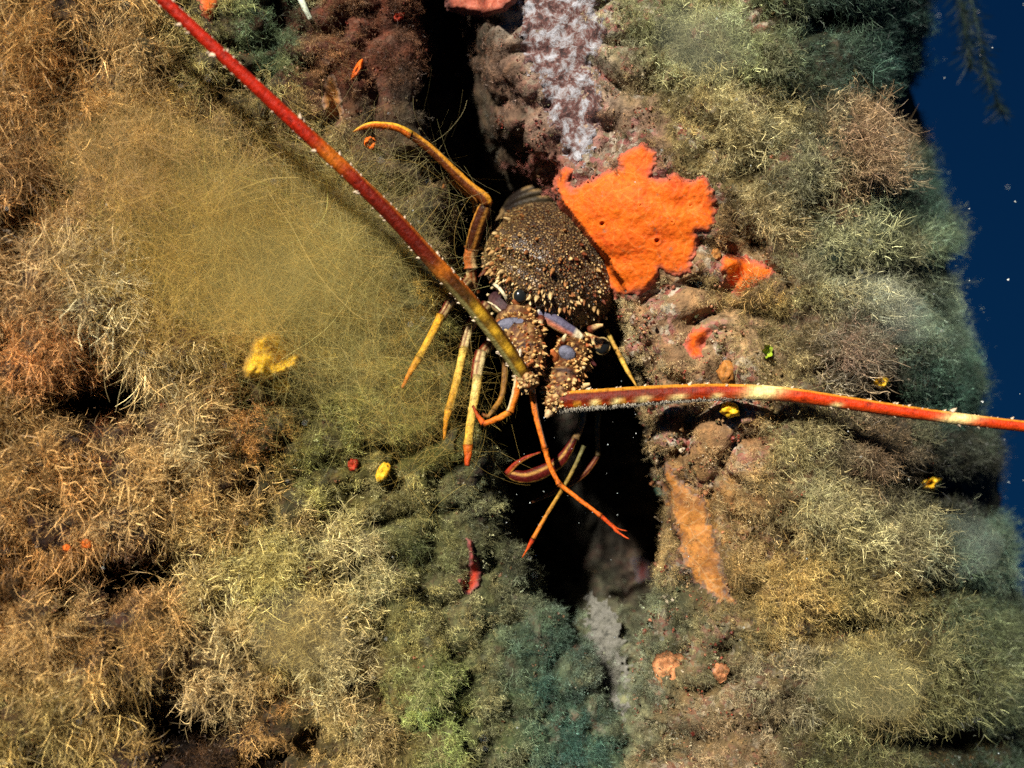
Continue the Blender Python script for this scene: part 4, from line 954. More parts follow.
for i in range(NCRUMB):                                    # gritty crumbs of shell, coralline scale and leaf scraps
    n = 9; base = rs.normal(0, 0.5, (n, 3)) * [1, 1, 0.3]; dirs = unit(rs.normal(0, 1, (n, 3)) + [0, 0, 0.6])
    V, F = cones(base, dirs, rs.uniform(0.10, 0.26, n), rs.uniform(0.12, 0.4, n), 4)
    proto(k_, V, F, np.repeat(rs.uniform(0.5, 1.5, n), 12)); k_ += 1

# px, py, r, g, b (as seen, hollow shade and right-edge falloff held in the colour), length px, density, type weights fine / branching / wispy
TURF = [
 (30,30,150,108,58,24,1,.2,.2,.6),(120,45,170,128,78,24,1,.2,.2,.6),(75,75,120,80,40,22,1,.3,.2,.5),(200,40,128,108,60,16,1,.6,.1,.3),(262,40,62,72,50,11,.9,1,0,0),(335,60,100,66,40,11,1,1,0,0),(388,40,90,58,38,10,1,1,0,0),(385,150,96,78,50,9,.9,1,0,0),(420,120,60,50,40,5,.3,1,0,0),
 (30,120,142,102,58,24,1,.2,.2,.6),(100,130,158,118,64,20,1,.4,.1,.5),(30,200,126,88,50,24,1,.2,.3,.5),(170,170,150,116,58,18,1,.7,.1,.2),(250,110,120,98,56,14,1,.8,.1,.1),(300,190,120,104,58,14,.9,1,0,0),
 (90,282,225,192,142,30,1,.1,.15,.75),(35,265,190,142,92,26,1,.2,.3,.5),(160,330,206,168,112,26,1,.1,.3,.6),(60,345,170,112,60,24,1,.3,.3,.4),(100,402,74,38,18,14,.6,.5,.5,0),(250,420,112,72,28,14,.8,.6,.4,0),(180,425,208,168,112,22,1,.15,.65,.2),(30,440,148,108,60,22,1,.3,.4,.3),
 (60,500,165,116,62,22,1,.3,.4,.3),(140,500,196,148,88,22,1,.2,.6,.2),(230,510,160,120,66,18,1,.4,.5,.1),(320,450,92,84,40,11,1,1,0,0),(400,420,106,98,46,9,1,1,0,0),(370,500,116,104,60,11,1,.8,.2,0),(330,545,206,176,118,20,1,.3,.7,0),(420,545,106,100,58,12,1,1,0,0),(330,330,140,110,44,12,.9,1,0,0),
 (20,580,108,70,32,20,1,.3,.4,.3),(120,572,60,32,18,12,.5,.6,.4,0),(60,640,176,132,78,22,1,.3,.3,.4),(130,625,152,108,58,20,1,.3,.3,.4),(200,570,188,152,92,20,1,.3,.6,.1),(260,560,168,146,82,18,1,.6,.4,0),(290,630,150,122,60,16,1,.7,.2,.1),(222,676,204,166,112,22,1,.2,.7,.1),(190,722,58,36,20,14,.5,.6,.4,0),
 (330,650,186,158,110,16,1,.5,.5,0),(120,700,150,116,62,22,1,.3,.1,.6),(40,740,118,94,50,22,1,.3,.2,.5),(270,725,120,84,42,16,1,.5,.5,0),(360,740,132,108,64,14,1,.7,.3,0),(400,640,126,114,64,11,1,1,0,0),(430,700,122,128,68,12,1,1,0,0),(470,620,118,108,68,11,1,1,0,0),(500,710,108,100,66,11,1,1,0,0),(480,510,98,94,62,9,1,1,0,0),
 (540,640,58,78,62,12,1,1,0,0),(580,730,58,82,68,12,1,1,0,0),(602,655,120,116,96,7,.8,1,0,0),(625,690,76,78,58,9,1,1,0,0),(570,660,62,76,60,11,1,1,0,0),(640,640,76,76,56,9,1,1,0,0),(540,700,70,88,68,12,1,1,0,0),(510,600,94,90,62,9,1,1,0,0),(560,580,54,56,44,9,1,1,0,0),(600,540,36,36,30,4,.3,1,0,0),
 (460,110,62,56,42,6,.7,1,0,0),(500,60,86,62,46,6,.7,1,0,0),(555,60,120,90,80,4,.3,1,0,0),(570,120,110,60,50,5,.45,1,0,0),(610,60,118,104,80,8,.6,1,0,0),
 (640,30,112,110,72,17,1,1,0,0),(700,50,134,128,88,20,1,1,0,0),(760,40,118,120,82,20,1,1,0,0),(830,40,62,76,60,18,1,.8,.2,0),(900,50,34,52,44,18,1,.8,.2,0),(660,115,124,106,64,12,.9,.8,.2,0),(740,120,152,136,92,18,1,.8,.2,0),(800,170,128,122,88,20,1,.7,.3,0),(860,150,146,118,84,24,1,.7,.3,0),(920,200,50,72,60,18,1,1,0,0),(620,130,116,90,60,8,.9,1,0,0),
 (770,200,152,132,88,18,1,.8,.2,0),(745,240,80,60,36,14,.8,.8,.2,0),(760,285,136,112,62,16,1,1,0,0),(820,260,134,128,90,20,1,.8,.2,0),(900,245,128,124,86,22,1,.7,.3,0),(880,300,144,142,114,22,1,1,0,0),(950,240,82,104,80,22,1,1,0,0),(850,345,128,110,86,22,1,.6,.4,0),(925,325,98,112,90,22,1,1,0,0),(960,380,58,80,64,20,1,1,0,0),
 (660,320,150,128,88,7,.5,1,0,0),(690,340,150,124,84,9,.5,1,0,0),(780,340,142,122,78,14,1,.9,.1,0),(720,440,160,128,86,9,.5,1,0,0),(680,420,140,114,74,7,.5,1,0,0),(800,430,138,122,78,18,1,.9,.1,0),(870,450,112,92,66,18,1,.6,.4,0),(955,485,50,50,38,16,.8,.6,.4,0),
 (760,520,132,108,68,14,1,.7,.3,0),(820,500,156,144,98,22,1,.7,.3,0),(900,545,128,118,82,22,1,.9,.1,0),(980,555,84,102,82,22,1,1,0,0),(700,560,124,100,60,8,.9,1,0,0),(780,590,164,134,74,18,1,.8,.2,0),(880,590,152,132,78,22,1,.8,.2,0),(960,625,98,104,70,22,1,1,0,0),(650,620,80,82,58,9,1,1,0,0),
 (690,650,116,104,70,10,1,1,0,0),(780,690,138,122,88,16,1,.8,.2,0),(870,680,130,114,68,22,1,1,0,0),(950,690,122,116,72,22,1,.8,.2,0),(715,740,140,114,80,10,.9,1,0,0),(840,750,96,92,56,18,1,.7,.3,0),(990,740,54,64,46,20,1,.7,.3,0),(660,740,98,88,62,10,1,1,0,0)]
TB = np.array(TURF, float)

# candidate points: jittered, on the rock, mostly in view (a margin outside the frame too)
def scatter(n, x0, x1, y0, y1):
    """area-weighted random points on the displaced rock grid within a px window"""
    r0, r1 = np.searchsorted(rows_py, [y0, y1]); sub = rock_V[r0:r1]
    A = sub[:-1, :-1]; Bv = sub[:-1, 1:]; Cv = sub[1:, :-1]
    ar = np.linalg.norm(np.cross(Bv - A, Cv - A), axis=-1)
    msk = (PXg[r0:r1 - 1, :-1] >= x0) & (PXg[r0:r1 - 1, :-1] <= x1) & (Dg[r0:r1 - 1, :-1] < 700)
    ar = (ar * msk).ravel(); cum = np.cumsum(ar); pick = np.searchsorted(cum, rng.random(n) * cum[-1])
    i, j = np.divmod(pick, ar.shape[0] // A.shape[0])
    a, b = rng.random(n), rng.random(n)
    pos = sub[i, j] * ((1 - a) * (1 - b))[:, None] + sub[i, j + 1] * (a * (1 - b))[:, None] + sub[i + 1, j] * ((1 - a) * b)[:, None] + sub[i + 1, j + 1] * (a * b)[:, None]
    du = sub[i, j + 1] - sub[i, j]; dv = sub[i + 1, j] - sub[i, j]
    nn = -unit(np.cross(du, dv)); n0 = nrm[r0:r1][i, j]
    nn = unit(nn * 0.5 + n0)
    px = PXg[r0:r1][i, j]; py = PYg[r0:r1][i, j]; d = pos[:, 1] / S
    return pos, nn, px, py, d

NPTS = 100000
pos, nn, px, py, dd = scatter(NPTS, -270, 1100, -150, 920)
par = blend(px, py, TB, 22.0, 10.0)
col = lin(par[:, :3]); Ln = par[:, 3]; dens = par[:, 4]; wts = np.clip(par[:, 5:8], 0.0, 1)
keep = rng.random(NPTS) < dens * np.exp(-np.clip((dd - np.where(py > 570, 140, 105)) / 45.0, 0, 9) * (px < 780))
# longer growth needs fewer plants
keep &= rng.random(NPTS) < np.clip(11.0 / Ln, 0.42, 1)
for p in CRUSTS:
    sd = poly_dist(px, py, p); keep &= ~((sd > -2) & (rng.random(NPTS) < CRUST_BARE[tuple(p[0])]))
# clumping
cl = fbm(px / 24.0, py / 24.0, dd / 24.0, 301, 3)
keep &= rng.random(NPTS) < np.clip(0.85 + 1.0 * cl, 0.25, 1)
cavg = None
_dep = V0[..., 1] / S + rel
_r0, _r1 = np.searchsorted(rows_py, [-165, 935])
_bl = box_blur(_dep[_r0:_r1, :], 60); cavity = np.zeros_like(_dep); cavity[_r0:_r1] = np.clip(_dep[_r0:_r1] - _bl, -12, 16)
_ri = np.clip(np.searchsorted(rows_py, py), 0, len(rows_py) - 1)
def cav_at(px, py):
    ri = np.clip(np.searchsorted(rows_py, py), 0, len(rows_py) - 1); rows = PXg[ri]
    ci = np.array([np.searchsorted(r[:nl + 95], x) for r, x in zip(rows, px)]).clip(0, nl + 90)
    return cavity[ri, ci]
cv = cav_at(px, py)
keep &= rng.random(NPTS) < np.where((px < 380) | (px > 740), np.exp(-np.clip(cv - 1.0, 0, 20) / 5.0), 1.0)
hol = np.zeros(NPTS)
for bx, by, rx, ry, am in BUMPS:
    if am > 35: hol = np.maximum(hol, np.clip(am / 100.0, 0, 1) ** 0.5 * np.exp(-(((px - bx) / rx) ** 2 + ((py - by) / ry) ** 2) ** 2 * 0.45))
keep &= rng.random(NPTS) > hol * 0.97
Ln = Ln * (1 - 0.5 * hol)
Ln = Ln * np.clip(0.92 - cv / 16.0, 0.4, 1.2)
sel = np.nonzero(keep)[0]
pos, nn, px, py, dd, col, Ln, wts, cl = pos[sel], nn[sel], px[sel], py[sel], dd[sel], col[sel], Ln[sel], wts[sel], cl[sel]
n = len(sel)
u = rng.random(n) * wts.sum(1)
kind = np.where(u < wts[:, 0], 0, np.where(u < wts[:, 0] + wts[:, 1], 1, 2))
idx = np.where(kind == 0, rng.integers(0, NFINE, n), np.where(kind == 1, NFINE + rng.integers(0, NBR, n), NFINE + NBR + rng.integers(0, NWISP, n)))
drift = np.where((px < 500)[:, None], [[0.35, -0.15, -0.30]], [[0.12, -0.15, 0.18]])
dirs = unit(nn + 0.35 * rng.normal(0, 1, (n, 3)) + drift * np.where(kind == 2, 1.2, 0.6)[:, None])
scl = Ln * np.clip(rng.lognormal(-0.12, 0.38, n), 0.35, 1.7) * (1 + 0.35 * cl) * S
hue = rng.normal(0, 1, (n, 1)) * np.array([[0.06, 0.01, -0.05]]) + 1
grey = col.mean(1, keepdims=True); col = np.where((px < 380)[:, None], col * 0.88 + grey * 0.12, col * 0.95 + grey * 0.05)
tint = capc(col * hue * np.clip(rng.lognormal(0.0, 0.42, (n, 1)), 0.4, 2.6) * np.exp(np.where(px > 600, 1.5, 1.1) * fbm(px / 22.0, py / 22.0, 0.5, 411, 3))[:, None] * np.where(px < 380, 3.2, np.where(px > 720, 1.75 - 0.75 * np.clip((px - 860) / 70.0, 0, 1), 2.1))[:, None] * np.where((px < 360)[:, None], [[0.92, 1.04, 0.94]], [[0.94, 1.0, 1.02]]))  # strobe falloff towards the right edge is painted into the tint

# silt grains caught in the growth
NS = 20000; si = rng.integers(0, n, NS)
spos = pos[si] + dirs[si] * (scl[si] * rng.uniform(0.25, 0.95, NS))[:, None] + rng.normal(0, 0.28, (NS, 3)) * scl[si][:, None]
sdir = unit(rng.normal(0, 1, (NS, 3))); sscl = np.clip(rng.lognormal(0.2, 0.45, NS), 0.5, 4.0) * S
sidx = NFINE + NBR + NWISP + rng.integers(0, NCRUMB, NS)
stint = capc(tint[si] * rng.uniform(0.8, 2.0, (NS, 1)) + 0.10)
pos, dirs, scl, idx, tint = np.concatenate([pos, spos]), np.concatenate([dirs, sdir]), np.concatenate([scl, sscl]), np.concatenate([idx, sidx]), np.concatenate([tint, stint])

# crumbs and specks everywhere between
NC = 34000
pos2, nn2, px2, py2, dd2 = scatter(NC, -100, 1080, -90, 860)
par2 = blend(px2, py2, TB, 22.0, 10.0); rc2 = blend(px2, py2, RC, 26.0, 12.0)
k2 = rng.random(NC) < np.exp(-np.clip((dd2 - 70) / 60.0, 0, 9) * (px2 < 780)) * np.clip(1.25 - par2[:, 3] / 26.0, 0.25, 1)
for p in CRUSTS: k2 &= ~(poly_dist(px2, py2, p) > 0)
pos2, nn2, rc2, px2, py2, par2 = pos2[k2], nn2[k2], rc2[k2], px2[k2], py2[k2], par2[k2]
n2 = len(pos2)
pal = np.array([(228, 210, 180), (160, 60, 44), (96, 30, 24), (60, 70, 44), (190, 150, 100), (110, 96, 60), (200, 120, 90)], float)
pw = np.array([.12, .14, .14, .16, .14, .2, .10])
ch = rng.choice(len(pal), n2, p=pw)
mix = np.where((par2[:, 3:4] < 10.5) & (px2[:, None] > 500), rng.uniform(0.3, 0.85, (n2, 1)), rng.uniform(0.1, 0.55, (n2, 1)))
tint2 = lin(pal[ch] * mix + rc2 * (1 - mix), 1.0)
dirs2 = unit(nn2 + 0.4 * rng.normal(0, 1, (n2, 3)))
scl2 = np.clip(rng.lognormal(1.1, 0.45, n2), 1.2, 8) * S
scl2 = scl2 * np.where((px2 > 610) & (px2 < 780), 1.5, 1.0)
idx2 = NFINE + NBR + NWISP + rng.integers(0, NCRUMB, n2)

def instancer(name, pos, dirs, scl, idx, tint):
    me = bpy.data.meshes.new(name); me.vertices.add(len(pos)); me.vertices.foreach_set('co', pos.astype(np.float32).ravel())
    th = np.arccos(np.clip(dirs[:, 2], -1, 1)); ph = np.arctan2(dirs[:, 1], dirs[:, 0])
    rot = np.stack([np.zeros_like(th), th, ph], -1).astype(np.float32)
    for nm, ty, key, v in (('rot', 'FLOAT_VECTOR', 'vector', rot), ('scl', 'FLOAT', 'value', scl), ('idx', 'INT', 'value', idx), ('tint', 'FLOAT_COLOR', 'color', np.concatenate([tint, np.ones((len(tint), 1))], 1))):
        a = me.attributes.new(nm, ty, 'POINT'); a.data.foreach_set(key, np.ascontiguousarray(v, np.int32 if ty == 'INT' else np.float32).ravel())
    o = bpy.data.objects.new(name, me); C.objects.link(o)
    ng = bpy.data.node_groups.new(name, 'GeometryNodeTree')
    ng.interface.new_socket('Geometry', in_out='INPUT', socket_type='NodeSocketGeometry'); ng.interface.new_socket('Geometry', in_out='OUTPUT', socket_type='NodeSocketGeometry')
    nd = ng.nodes; gi = nd.new('NodeGroupInput'); go = nd.new('NodeGroupOutput')
    ci = nd.new('GeometryNodeCollectionInfo'); ci.inputs['Collection'].default_value = protos; ci.inputs['Separate Children'].default_value = True; ci.inputs['Reset Children'].default_value = True
    ip = nd.new('GeometryNodeInstanceOnPoints'); ip.inputs['Pick Instance'].default_value = True
    def attr(nm, ty):
        a = nd.new('GeometryNodeInputNamedAttribute'); a.data_type = ty; a.inputs['Name'].default_value = nm; return a.outputs['Attribute']
    er = nd.new('FunctionNodeEulerToRotation'); ng.links.new(attr('rot', 'FLOAT_VECTOR'), er.inputs[0])
    ng.links.new(gi.outputs[0], ip.inputs['Points']); ng.links.new(ci.outputs[0], ip.inputs['Instance'])
    ng.links.new(attr('idx', 'INT'), ip.inputs['Instance Index']); ng.links.new(er.outputs[0], ip.inputs['Rotation']); ng.links.new(attr('scl', 'FLOAT'), ip.inputs['Scale'])
    ng.links.new(ip.outputs[0], go.inputs[0])
    md = o.modifiers.new('scatter', 'NODES'); md.node_group = ng
    return o
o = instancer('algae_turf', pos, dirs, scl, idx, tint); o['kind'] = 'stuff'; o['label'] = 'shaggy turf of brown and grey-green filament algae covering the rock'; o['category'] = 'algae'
o = instancer('crust_grit', pos2, dirs2, scl2, idx2, tint2); o['kind'] = 'stuff'; o['label'] = 'fine grit of shell bits and coralline crumbs on the rock'; o['category'] = 'grit'

# ------------------------------------------------------------------ single tufts, puffs and veils that stand out from the turf
def tuft_mesh(kind, seed):
    rs = np.random.default_rng(seed)
    if kind == 'puff':
        V, F, sh = plume(120, 16, rs, 0.95, 0.4, 0.0085, seed, hair=0.17, base_r=0.2)
    elif kind == 'mist':
        V, F, sh = plume(160, 14, rs, 0.9, 0.5, 0.0045, seed, hair=0.26, base_r=0.35)
    elif kind == 'twig':
        p, w = branch_paths(60, rs, 0.95); V, F, sh = ribbons(p, w * 0.36, np.clip(rs.lognormal(-0.35, 0.75, len(p)), .15, 3.2), seed)
    else:
        p = filament_paths(340, 9, 0.5, 0.36, (0.6, 0, -0.15), rs, 0.22, 0.45); w = np.linspace(1.0, 0.35, 9)[None] * rs.uniform(0.005, 0.012, (340, 1))
        V, F, sh = ribbons(p, w, np.clip(rs.lognormal(-0.35, 0.8, 340), .15, 3.2), seed)
    o = make_mesh('tmp', V, F, M_tuft, link=False, attrs={'shade': sh}, smooth=False); return o.data
TM = {k: [tuft_mesh(k, 100 * i + 7 * j) for j in range(3)] for i, k in enumerate(('puff', 'twig', 'mane', 'mist'))}
_cnt = 0
def tuft(kind, px, py, r, rgb, label, group, gain=2.1, name='algae_tuft', lift=0.0):
    global _cnt; _cnt += 1
    h = hit(px, py)
    if h is None: return
    loc, nrm_ = h
    me = TM[kind][_cnt % 3]
    o = bpy.data.objects.new(name, me); C.objects.link(o)
    dr = Vector((0.35, -0.3, -0.25)) if px < 500 else Vector((0.15, -0.35, 0.15))
    q = (nrm_ + dr * (1.0 if kind == 'mane' else 0.5)).normalized().to_track_quat('Z', 'X')
    if kind != 'mane':
        from mathutils import Quaternion
        q = q @ Quaternion((0, 0, 1), random.uniform(0, 6.28))
    o.rotation_mode = 'QUATERNION'; o.rotation_quaternion = q
    o.location = loc - nrm_ * 0.1 * r * S; k = r * S * random.uniform(0.92, 1.12)
    o.scale = (k, k, k * random.uniform(0.85, 1.0))
    c = lin(rgb); c = capc((c * 0.92 + c.mean() * 0.08) * gain * random.uniform(0.8, 1.15), 0.74); c = c * (np.array([0.93, 1.02, 0.94]) if px < 400 else 1.0); o.color = (*c, 1)
    return tag(o, label, 'algae', group)

def tufts(kind, group, desc, rows, gain):
    for x, y, r, c, where in rows:
        tuft(kind if isinstance(kind, str) else kind(r), x, y, r, c, desc + ' ' + where, group, gain)
tufts('puff', 'puffs on the drop-off edge', 'feathery grey-green algae puff', [  # edge puffs: light falloff and shade painted in as darker colour
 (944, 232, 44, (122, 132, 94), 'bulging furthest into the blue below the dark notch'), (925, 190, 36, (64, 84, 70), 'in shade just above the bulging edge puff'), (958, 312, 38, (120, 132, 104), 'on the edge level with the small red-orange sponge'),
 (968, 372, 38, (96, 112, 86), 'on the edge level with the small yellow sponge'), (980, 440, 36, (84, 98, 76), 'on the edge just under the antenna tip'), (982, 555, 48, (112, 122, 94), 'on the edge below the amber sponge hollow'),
 (994, 630, 40, (112, 118, 80), 'on the lower edge beside the golden-olive tufts'), (1000, 710, 40, (92, 98, 64), 'at the lowest end of the rock edge'), (926, 120, 32, (40, 62, 52), 'nearly black with painted shade beside the brown bushy tuft'),
 (920, 30, 36, (30, 50, 44), 'nearly black with painted shade behind the hanging fronds'), (936, 275, 32, (80, 100, 82), 'in the shaded notch below the bulging edge puff')], 0.85)
tufts('puff', 'tufts on the right wall', 'soft grey-green algae tuft', [
 (700, 52, 38, (134, 130, 92), 'high on the rock right of the lilac crust'), (640, 32, 34, (114, 112, 76), 'touching the top of the lilac crust'), (765, 58, 40, (122, 122, 86), 'at the top between pale veil and dark edge'), (735, 105, 36, (150, 138, 96), 'above the large orange sponge'),
 (800, 182, 36, (132, 128, 94), 'just left of the large brown bushy tuft'), (768, 205, 28, (150, 132, 90), 'right beside the large orange sponge'), (806, 272, 40, (138, 132, 96), 'right of the small red-orange sponge'), (880, 302, 46, (146, 144, 118), 'palest one, above the striped antenna'),
 (905, 250, 42, (130, 126, 90), 'behind the bulging edge puff'), (924, 338, 40, (126, 132, 104), 'above the small yellow sponge'), (820, 425, 36, (140, 126, 84), 'just below the cream band of the antenna'), (822, 505, 40, (158, 146, 102), 'pale, left of the amber sponge'),
 (900, 548, 46, (130, 120, 86), 'below the amber sponge'), (955, 622, 44, (122, 118, 76), 'low down near the rock edge'), (780, 345, 28, (142, 124, 80), 'beside the lime green leaf'), (690, 120, 28, (128, 112, 70), 'at the upper tip of the large orange sponge'), (850, 240, 32, (120, 122, 90), 'under the large brown bushy tuft'), (918, 430, 34, (100, 100, 72), 'just under the antenna, near its tip')], 1.5)
tufts(lambda r: 'puff' if r > 30 else 'twig', 'brown bushes on the right wall', 'bushy reddish-brown algae tuft', [
 (860, 150, 52, (150, 120, 88), 'largest, rounded, near the dark upper edge'), (850, 345, 38, (132, 108, 86), 'left of the small yellow sponge'), (872, 462, 40, (114, 92, 66), 'left of the amber sponge hollow'), (752, 290, 28, (140, 112, 62), 'overhanging the small red-orange sponge'),
 (890, 400, 26, (96, 72, 52), 'small and dark behind the antenna'), (760, 545, 28, (126, 92, 58), 'right of the ochre sponge sheet'), (835, 215, 26, (120, 92, 64), 'small, under the largest brown one')], 1.5)
tufts('puff', 'golden-olive tufts', 'golden-olive algae tuft', [
 (790, 592, 38, (166, 138, 78), 'right of the tip of the ochre sponge sheet'), (880, 592, 42, (154, 134, 82), 'above the soft olive veil'), (865, 690, 48, (128, 112, 70), 'underneath the soft olive veil'), (935, 655, 42, (126, 120, 76), 'right of the soft olive veil'),
 (785, 700, 32, (140, 124, 90), 'left of the soft olive veil'), (842, 752, 34, (98, 94, 58), 'below the soft olive veil'), (915, 762, 32, (92, 92, 58), 'beside the lowest dark hollow'), (730, 610, 22, (120, 108, 70), 'small, at the tip of the ochre sponge sheet'), (820, 640, 28, (140, 120, 74), 'small, over a dark gap above the olive veil')], 1.5)
tufts('mane', 'cream manes', 'long cream-white combed algae mane', [
 (62, 262, 50, (214, 176, 124), 'high on the pale shoulder'), (95, 280, 56, (226, 192, 142), 'brightest, on the crest of the pale shoulder'), (130, 300, 46, (220, 184, 132), 'beside the golden cloud'), (150, 335, 42, (204, 164, 110), 'hanging lowest, left of the yellow sponge'), (50, 300, 42, (200, 152, 100), 'over the large dark hollow')], 2.8)
tufts('mane', 'brown manes', 'brown combed algae mane', [
 (30, 35, 44, (158, 118, 68), 'in the top corner of the wall'), (110, 45, 46, (178, 140, 90), 'palest, left of the antenna tip'), (40, 90, 40, (150, 104, 56), 'above a small dark pit'), (120, 120, 38, (164, 128, 76), 'above the golden cloud'), (30, 165, 40, (132, 94, 56), 'reddest, between two small dark pits'), (60, 230, 38, (170, 130, 82), 'just above the cream manes'),
 (60, 640, 44, (180, 142, 90), 'below the two tiny orange balls'), (120, 695, 46, (154, 122, 70), 'left of the lowest dark hollow'), (50, 720, 44, (130, 106, 62), 'in the bottom corner of the wall'), (20, 480, 40, (160, 120, 68), 'above the two tiny orange balls'), (140, 640, 36, (156, 118, 66), 'under the long dark hollow'), (170, 60, 36, (150, 122, 74), 'touching the red antenna')], 2.3)
tufts('twig', 'cream twiggy tufts', 'pale cream twiggy algae tuft', [
 (180, 420, 38, (212, 172, 116), 'below the cream manes'), (140, 435, 32, (200, 156, 102), 'right beside the large dark hollow'), (145, 500, 36, (204, 158, 98), 'between the two dark hollows'), (200, 572, 36, (196, 162, 102), 'right of the long dark hollow'), (170, 540, 30, (206, 170, 112), 'at the right rim of the long hollow'), (335, 548, 34, (212, 182, 126), 'below the yellow crescent sponge'),
 (300, 520, 26, (196, 160, 104), 'small, left of the yellow crescent sponge'), (225, 676, 38, (212, 176, 122), 'hanging over the lowest dark hollow'), (195, 690, 32, (204, 166, 114), 'at the left rim of the lowest hollow'), (350, 650, 28, (196, 168, 120), 'right of the soft brown veil'), (230, 510, 30, (172, 132, 80), 'brownish, below the yellow tube sponge'), (75, 500, 34, (176, 130, 78), 'brownish, above the two tiny orange balls'),
 (60, 430, 30, (160, 120, 72), 'brownish, at the left rim of the large hollow'), (260, 565, 32, (178, 154, 92), 'above the soft brown veil'), (350, 705, 28, (170, 138, 90), 'small, below the soft brown veil'), (250, 610, 30, (176, 148, 88), 'left of the soft brown veil'), (380, 575, 24, (190, 166, 116), 'small, bordering the green cushions')], 2.3)
tufts('puff', 'mossy cushions', 'fine mossy green algae cushion', [
 (430, 690, 36, (126, 124, 76), 'brightest green, right of the soft brown veil'), (400, 620, 30, (120, 114, 64), 'left of the dark red streak'), (410, 545, 26, (86, 92, 52), 'below the yellow crescent sponge'), (480, 650, 28, (104, 104, 64), 'below the dark red streak'), (490, 735, 30, (96, 98, 62), 'low, left of the bluish cushions'),
 (430, 750, 30, (126, 118, 72), 'below the brightest green one'), (400, 500, 24, (104, 98, 56), 'right of the yellow crescent sponge'), (350, 440, 24, (98, 90, 44), 'above the tiny red sponge'), (540, 690, 24, (52, 82, 68), 'bluish, left of the pale grey crust'), (570, 740, 24, (48, 80, 68), 'bluish, at the bottom of the crack')], 1.85)

# soft mists of the finest filaments
veils = []
for x, y, r, c, lab in [(300, 632, 56, (156, 128, 66), 'soft brown veil-like algae puff above the ruffled cream twigs'),
                   (870, 684, 54, (130, 116, 70), 'soft olive veil-like algae puff low on the right rock face'),
                   (700, 45, 44, (140, 136, 98), 'soft pale green veil-like algae puff high on the right rock'),
                   (880, 310, 46, (146, 146, 120), 'soft grey veil-like algae puff above the striped antenna'),
                   (960, 540, 44, (128, 132, 106), 'soft pale grey algae veil below the amber sponge')]:
    veils.append(tuft('mist', x, y, r, c, lab, None, 1.6, 'algae_veil'))

def veil(name, clouds, width, seed, label, gain=2.0, k=16):
    """a drifting mass of single long filaments; clouds: px, py, sx, sy, count, colour, length, lift range"""
    rs = np.random.default_rng(seed); Vs, Fs, Cs, nv_ = [], [], [], 0
    for cx_, cy_, sx, sy, m, c, L, lift in clouds:
        x = rs.normal(cx_, sx, m); y = rs.normal(cy_, sy, m)
        base = np.array([rock_d(a, b) for a, b in zip(x, y)]); base = np.minimum(base, 20)
        dz = base - rs.uniform(lift[0], lift[1], m)
        ang = rs.normal(math.radians(52), 0.8, m) + np.where(rs.random(m) < 0.3, math.pi * 0.5, 0); curl = rs.normal(0, 0.045, m); LL = L * rs.uniform(0.5, 1.3, m) / k
        p = np.zeros((m, k, 3)); p[:, 0] = np.stack([x, y, dz], -1)
        a = ang.copy(); vz = rs.normal(0, 0.35, m)
        for j in range(1, k):
            a = a + curl + rs.normal(0, 0.05, m); vz = vz + rs.normal(0, 0.06, m)
            p[:, j] = p[:, j - 1] + np.stack([np.cos(a) * LL, np.sin(a) * LL, vz * LL], -1)
        p = p - (p[:, k // 2:k // 2 + 1] - p[:, :1]) * 0.9
        W_ = P(p[..., 0], p[..., 1], p[..., 2])
        wd = np.broadcast_to(np.linspace(1.0, 0.7, k)[None] * rs.uniform(width * 0.6, width * 1.3, (m, 1)) * S, (m, k))
        V, F, sh = ribbons(W_, wd, rs.uniform(0.6, 1.3, m), seed)
        Vs.append(V); Fs.append(F + nv_); nv_ += len(V); Cs.append(lin(c, gain)[None] * sh[:, None])
    o = make_mesh(name, np.concatenate(Vs), np.concatenate(Fs), M_veil, None, np.clip(np.concatenate(Cs), 0, .9), smooth=False)
    return tag(o, label, 'algae')
M_veil, vn, vl, vb = new_mat('veil_filament')
_a = N(vn, 'ShaderNodeAttribute', attribute_name='Col'); vl.new(_a.outputs['Color'], vb.inputs['Base Color']); vb.inputs['Roughness'].default_value = 0.6
_t = vn.new('ShaderNodeBsdfTranslucent'); vl.new(_a.outputs['Color'], _t.inputs[0]); _m = vn.new('ShaderNodeMixShader'); _m.inputs[0].default_value = 0.55
vl.new(vb.outputs[0], _m.inputs[1]); vl.new(_t.outputs[0], _m.inputs[2]); vl.new(_m.outputs[0], vn['Material Output'].inputs[0])
GOLD = (172, 142, 72)
golden = veil('golden_algae_cloud', [(235, 255, 62, 48, 5600, GOLD, 90, (8, 60)), (150, 165, 60, 40, 3300, (160, 132, 84), 70, (6, 40)), (320, 300, 50, 55, 3200, (146, 136, 80), 90, (6, 50)),
                            (300, 210, 60, 40, 2100, (140, 128, 84), 80, (6, 44)), (420, 395, 34, 38, 500, (166, 140, 70), 70, (24, 60)), (370, 250, 30, 40, 900, (138, 130, 82), 60, (4, 30))],
     0.15, 5, 'wide drifting cloud of golden filament algae beside the red antenna')
veil('golden_algae_strands', [(250, 260, 50, 40, 20, (190, 160, 92), 150, (30, 60)), (330, 300, 40, 40, 8, (170, 152, 96), 130, (30, 50))], 0.6, 9,
     'few thicker pale golden algae strands in front of the golden cloud')

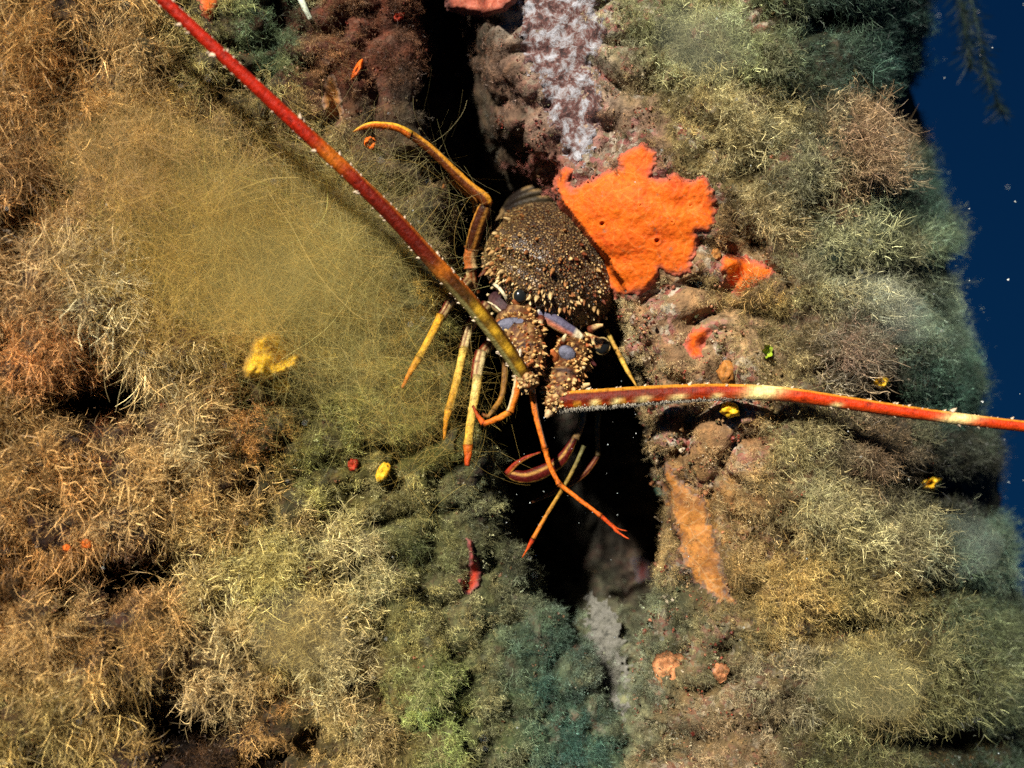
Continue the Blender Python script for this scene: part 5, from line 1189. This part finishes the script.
def slime(par, rows, rgb, dens):
    m = bpy.data.materials.new('slime_haze'); m.use_nodes = True; nt = m.node_tree; nt.nodes.remove(nt.nodes['Principled BSDF'])
    vs = nt.nodes.new('ShaderNodeVolumePrincipled'); vs.inputs['Color'].default_value = (*rgb, 1); vs.inputs['Density'].default_value = dens
    vs.inputs['Anisotropy'].default_value = -0.1
    nt.links.new(vs.outputs[0], nt.nodes['Material Output'].inputs['Volume'])
    for x, y, d, rx, ry, rd, tl in rows:
        v, f, ex_, ey_, ez_ = ellipsoid(x, y, d, rx, ry, rd, tl, 20, 30)
        c = v.mean(0); q = (v - c); lump = 1 + 0.35 * fbm(ex_ * 1.3 + x, ey_ * 1.3, ez_ * 1.3, 6, 2).ravel()
        o = make_mesh('slime_haze', c + q * lump[:, None], f, m, par); o['kind'] = 'stuff'; o.matrix_parent_inverse = par.matrix_world.inverted()
slime(golden, [(235, 250, -72, 130, 95, 26, 0.2), (165, 180, -84, 110, 70, 20, 0.3), (320, 300, -52, 95, 100, 22, 0.6), (235, 280, -78, 80, 60, 20, 0.1), (400, 385, -50, 60, 62, 16, 0.5)], (0.92, 0.76, 0.26), 4.2)
bpy.context.view_layer.update()
slime(veils[0], [(300, 632, rock_d(300, 632) - 26, 52, 46, 20, 0.3)], (0.78, 0.62, 0.32), 8.0)
slime(veils[1], [(872, 686, rock_d(872, 686) - 26, 60, 38, 20, 0.1)], (0.70, 0.66, 0.32), 7.0)
slime(veils[2], [(705, 40, rock_d(705, 40) - 22, 56, 40, 18, 0.3)], (0.66, 0.70, 0.48), 6.0)
slime(veils[3], [(880, 308, rock_d(880, 308) - 22, 54, 34, 18, 0.3)], (0.66, 0.72, 0.58), 6.0)
slime(veils[4], [(958, 545, rock_d(958, 545) - 22, 50, 34, 18, 0.2)], (0.56, 0.68, 0.56), 6.0)

# hanging fronds against the open water
def frond(px, py, d, pts, rgb, seed, label):
    rs = np.random.default_rng(seed); p = smooth_path(pts, 40); W_ = P(p[:, 0], p[:, 1], p[:, 2]); a = Acc()
    v, f, c = sweep(W_, np.linspace(1.3, .4, 40) * S, np.linspace(1.3, .4, 40) * S, 6, const(rgb, 1.2)); a.add(v, f, c)
    st = a.build('hanging_frond', M_plain)
    n = 420; i = rs.integers(3, 40, n); t = np.linspace(0, 1, 6)[None, :, None]
    d_ = unit(np.stack([rs.normal(0.15, 0.7, n), rs.normal(0, 0.7, n), rs.normal(-0.9, 0.35, n)], -1)); L = rs.uniform(6, 20, (n, 1, 1)) * S * 1.3
    paths = W_[i][:, None] + d_[:, None] * t * L + rs.normal(0, 3 * S, (n, 1, 3)) * t ** 2
    V, F, sh = ribbons(paths, np.full((n, 6), 0.9 * S), rs.uniform(.6, 1.3, n), seed)
    o = make_mesh('pinnules', V, F, M_veil, st, lin(rgb, 1.2)[None] * sh[:, None], smooth=False); o['kind'] = 'stuff'
    return tag(st, label, 'algae')
frond(0, 0, 0, [(946, -60, 330), (955, -20, 300), (964, 20, 290), (970, 66, 290)], (34, 50, 40), 3, 'short dark feathery frond hanging beside the rock edge in open water')
frond(0, 0, 0, [(950, -60, 340), (966, -20, 320), (978, 30, 315), (986, 70, 315), (1002, 112, 320)], (34, 50, 40), 4, 'long dark feathery frond trailing furthest out into the open water')

# pale twig and worm tubes on the upper rock
def twig(pts, r, rgb, name, label, cat):
    p = smooth_path(pts, 16); p[:, 2] += 0
    v, f, c = sweep(P(p[:, 0], p[:, 1], p[:, 2]), np.linspace(r, r * .6, 16) * S, np.linspace(r, r * .6, 16) * S, 8, const(rgb, 1.1)); a = Acc(); a.add(v, f, c)
    return tag(a.build(name, M_plain), label, cat)
b0 = rock_d(305, 8)
twig([(298, -8, b0 - 4), (304, 6, b0 - 10), (311, 20, b0 - 8)], 4.0, (176, 182, 160), 'pale_twig', 'pale grey-green stubby twig on the dark rock at the wall top', 'twig')
# drifting specks in the water
sp = np.random.default_rng(31); n = 170
q = np.stack([sp.uniform(-60, 1090, n), sp.uniform(-40, 800, n), sp.uniform(-330, -40, n)], -1)
q2 = np.stack([sp.uniform(960, 1080, 26), sp.uniform(0, 600, 26), sp.uniform(-50, 260, 26)], -1)
q3 = np.stack([sp.uniform(500, 650, 30), sp.uniform(400, 560, 30), sp.uniform(-60, 30, 30)], -1)
q = np.concatenate([q, q2, q3]); n = len(q)
base = P(q[:, 0], q[:, 1], q[:, 2]); rr = sp.uniform(0.25, 0.75, n) * S; rr[170:196] *= 1.8
V, F = cones(base, unit(sp.normal(0, 1, (n, 3))), rr, rr * 1.6, 6)
a = Acc(); a.add(V, F, lin((200, 205, 200), 0.9)); o = a.build('drifting_specks', M_plain); o['kind'] = 'stuff'; o['label'] = 'tiny pale specks drifting in the water'; o['category'] = 'specks'
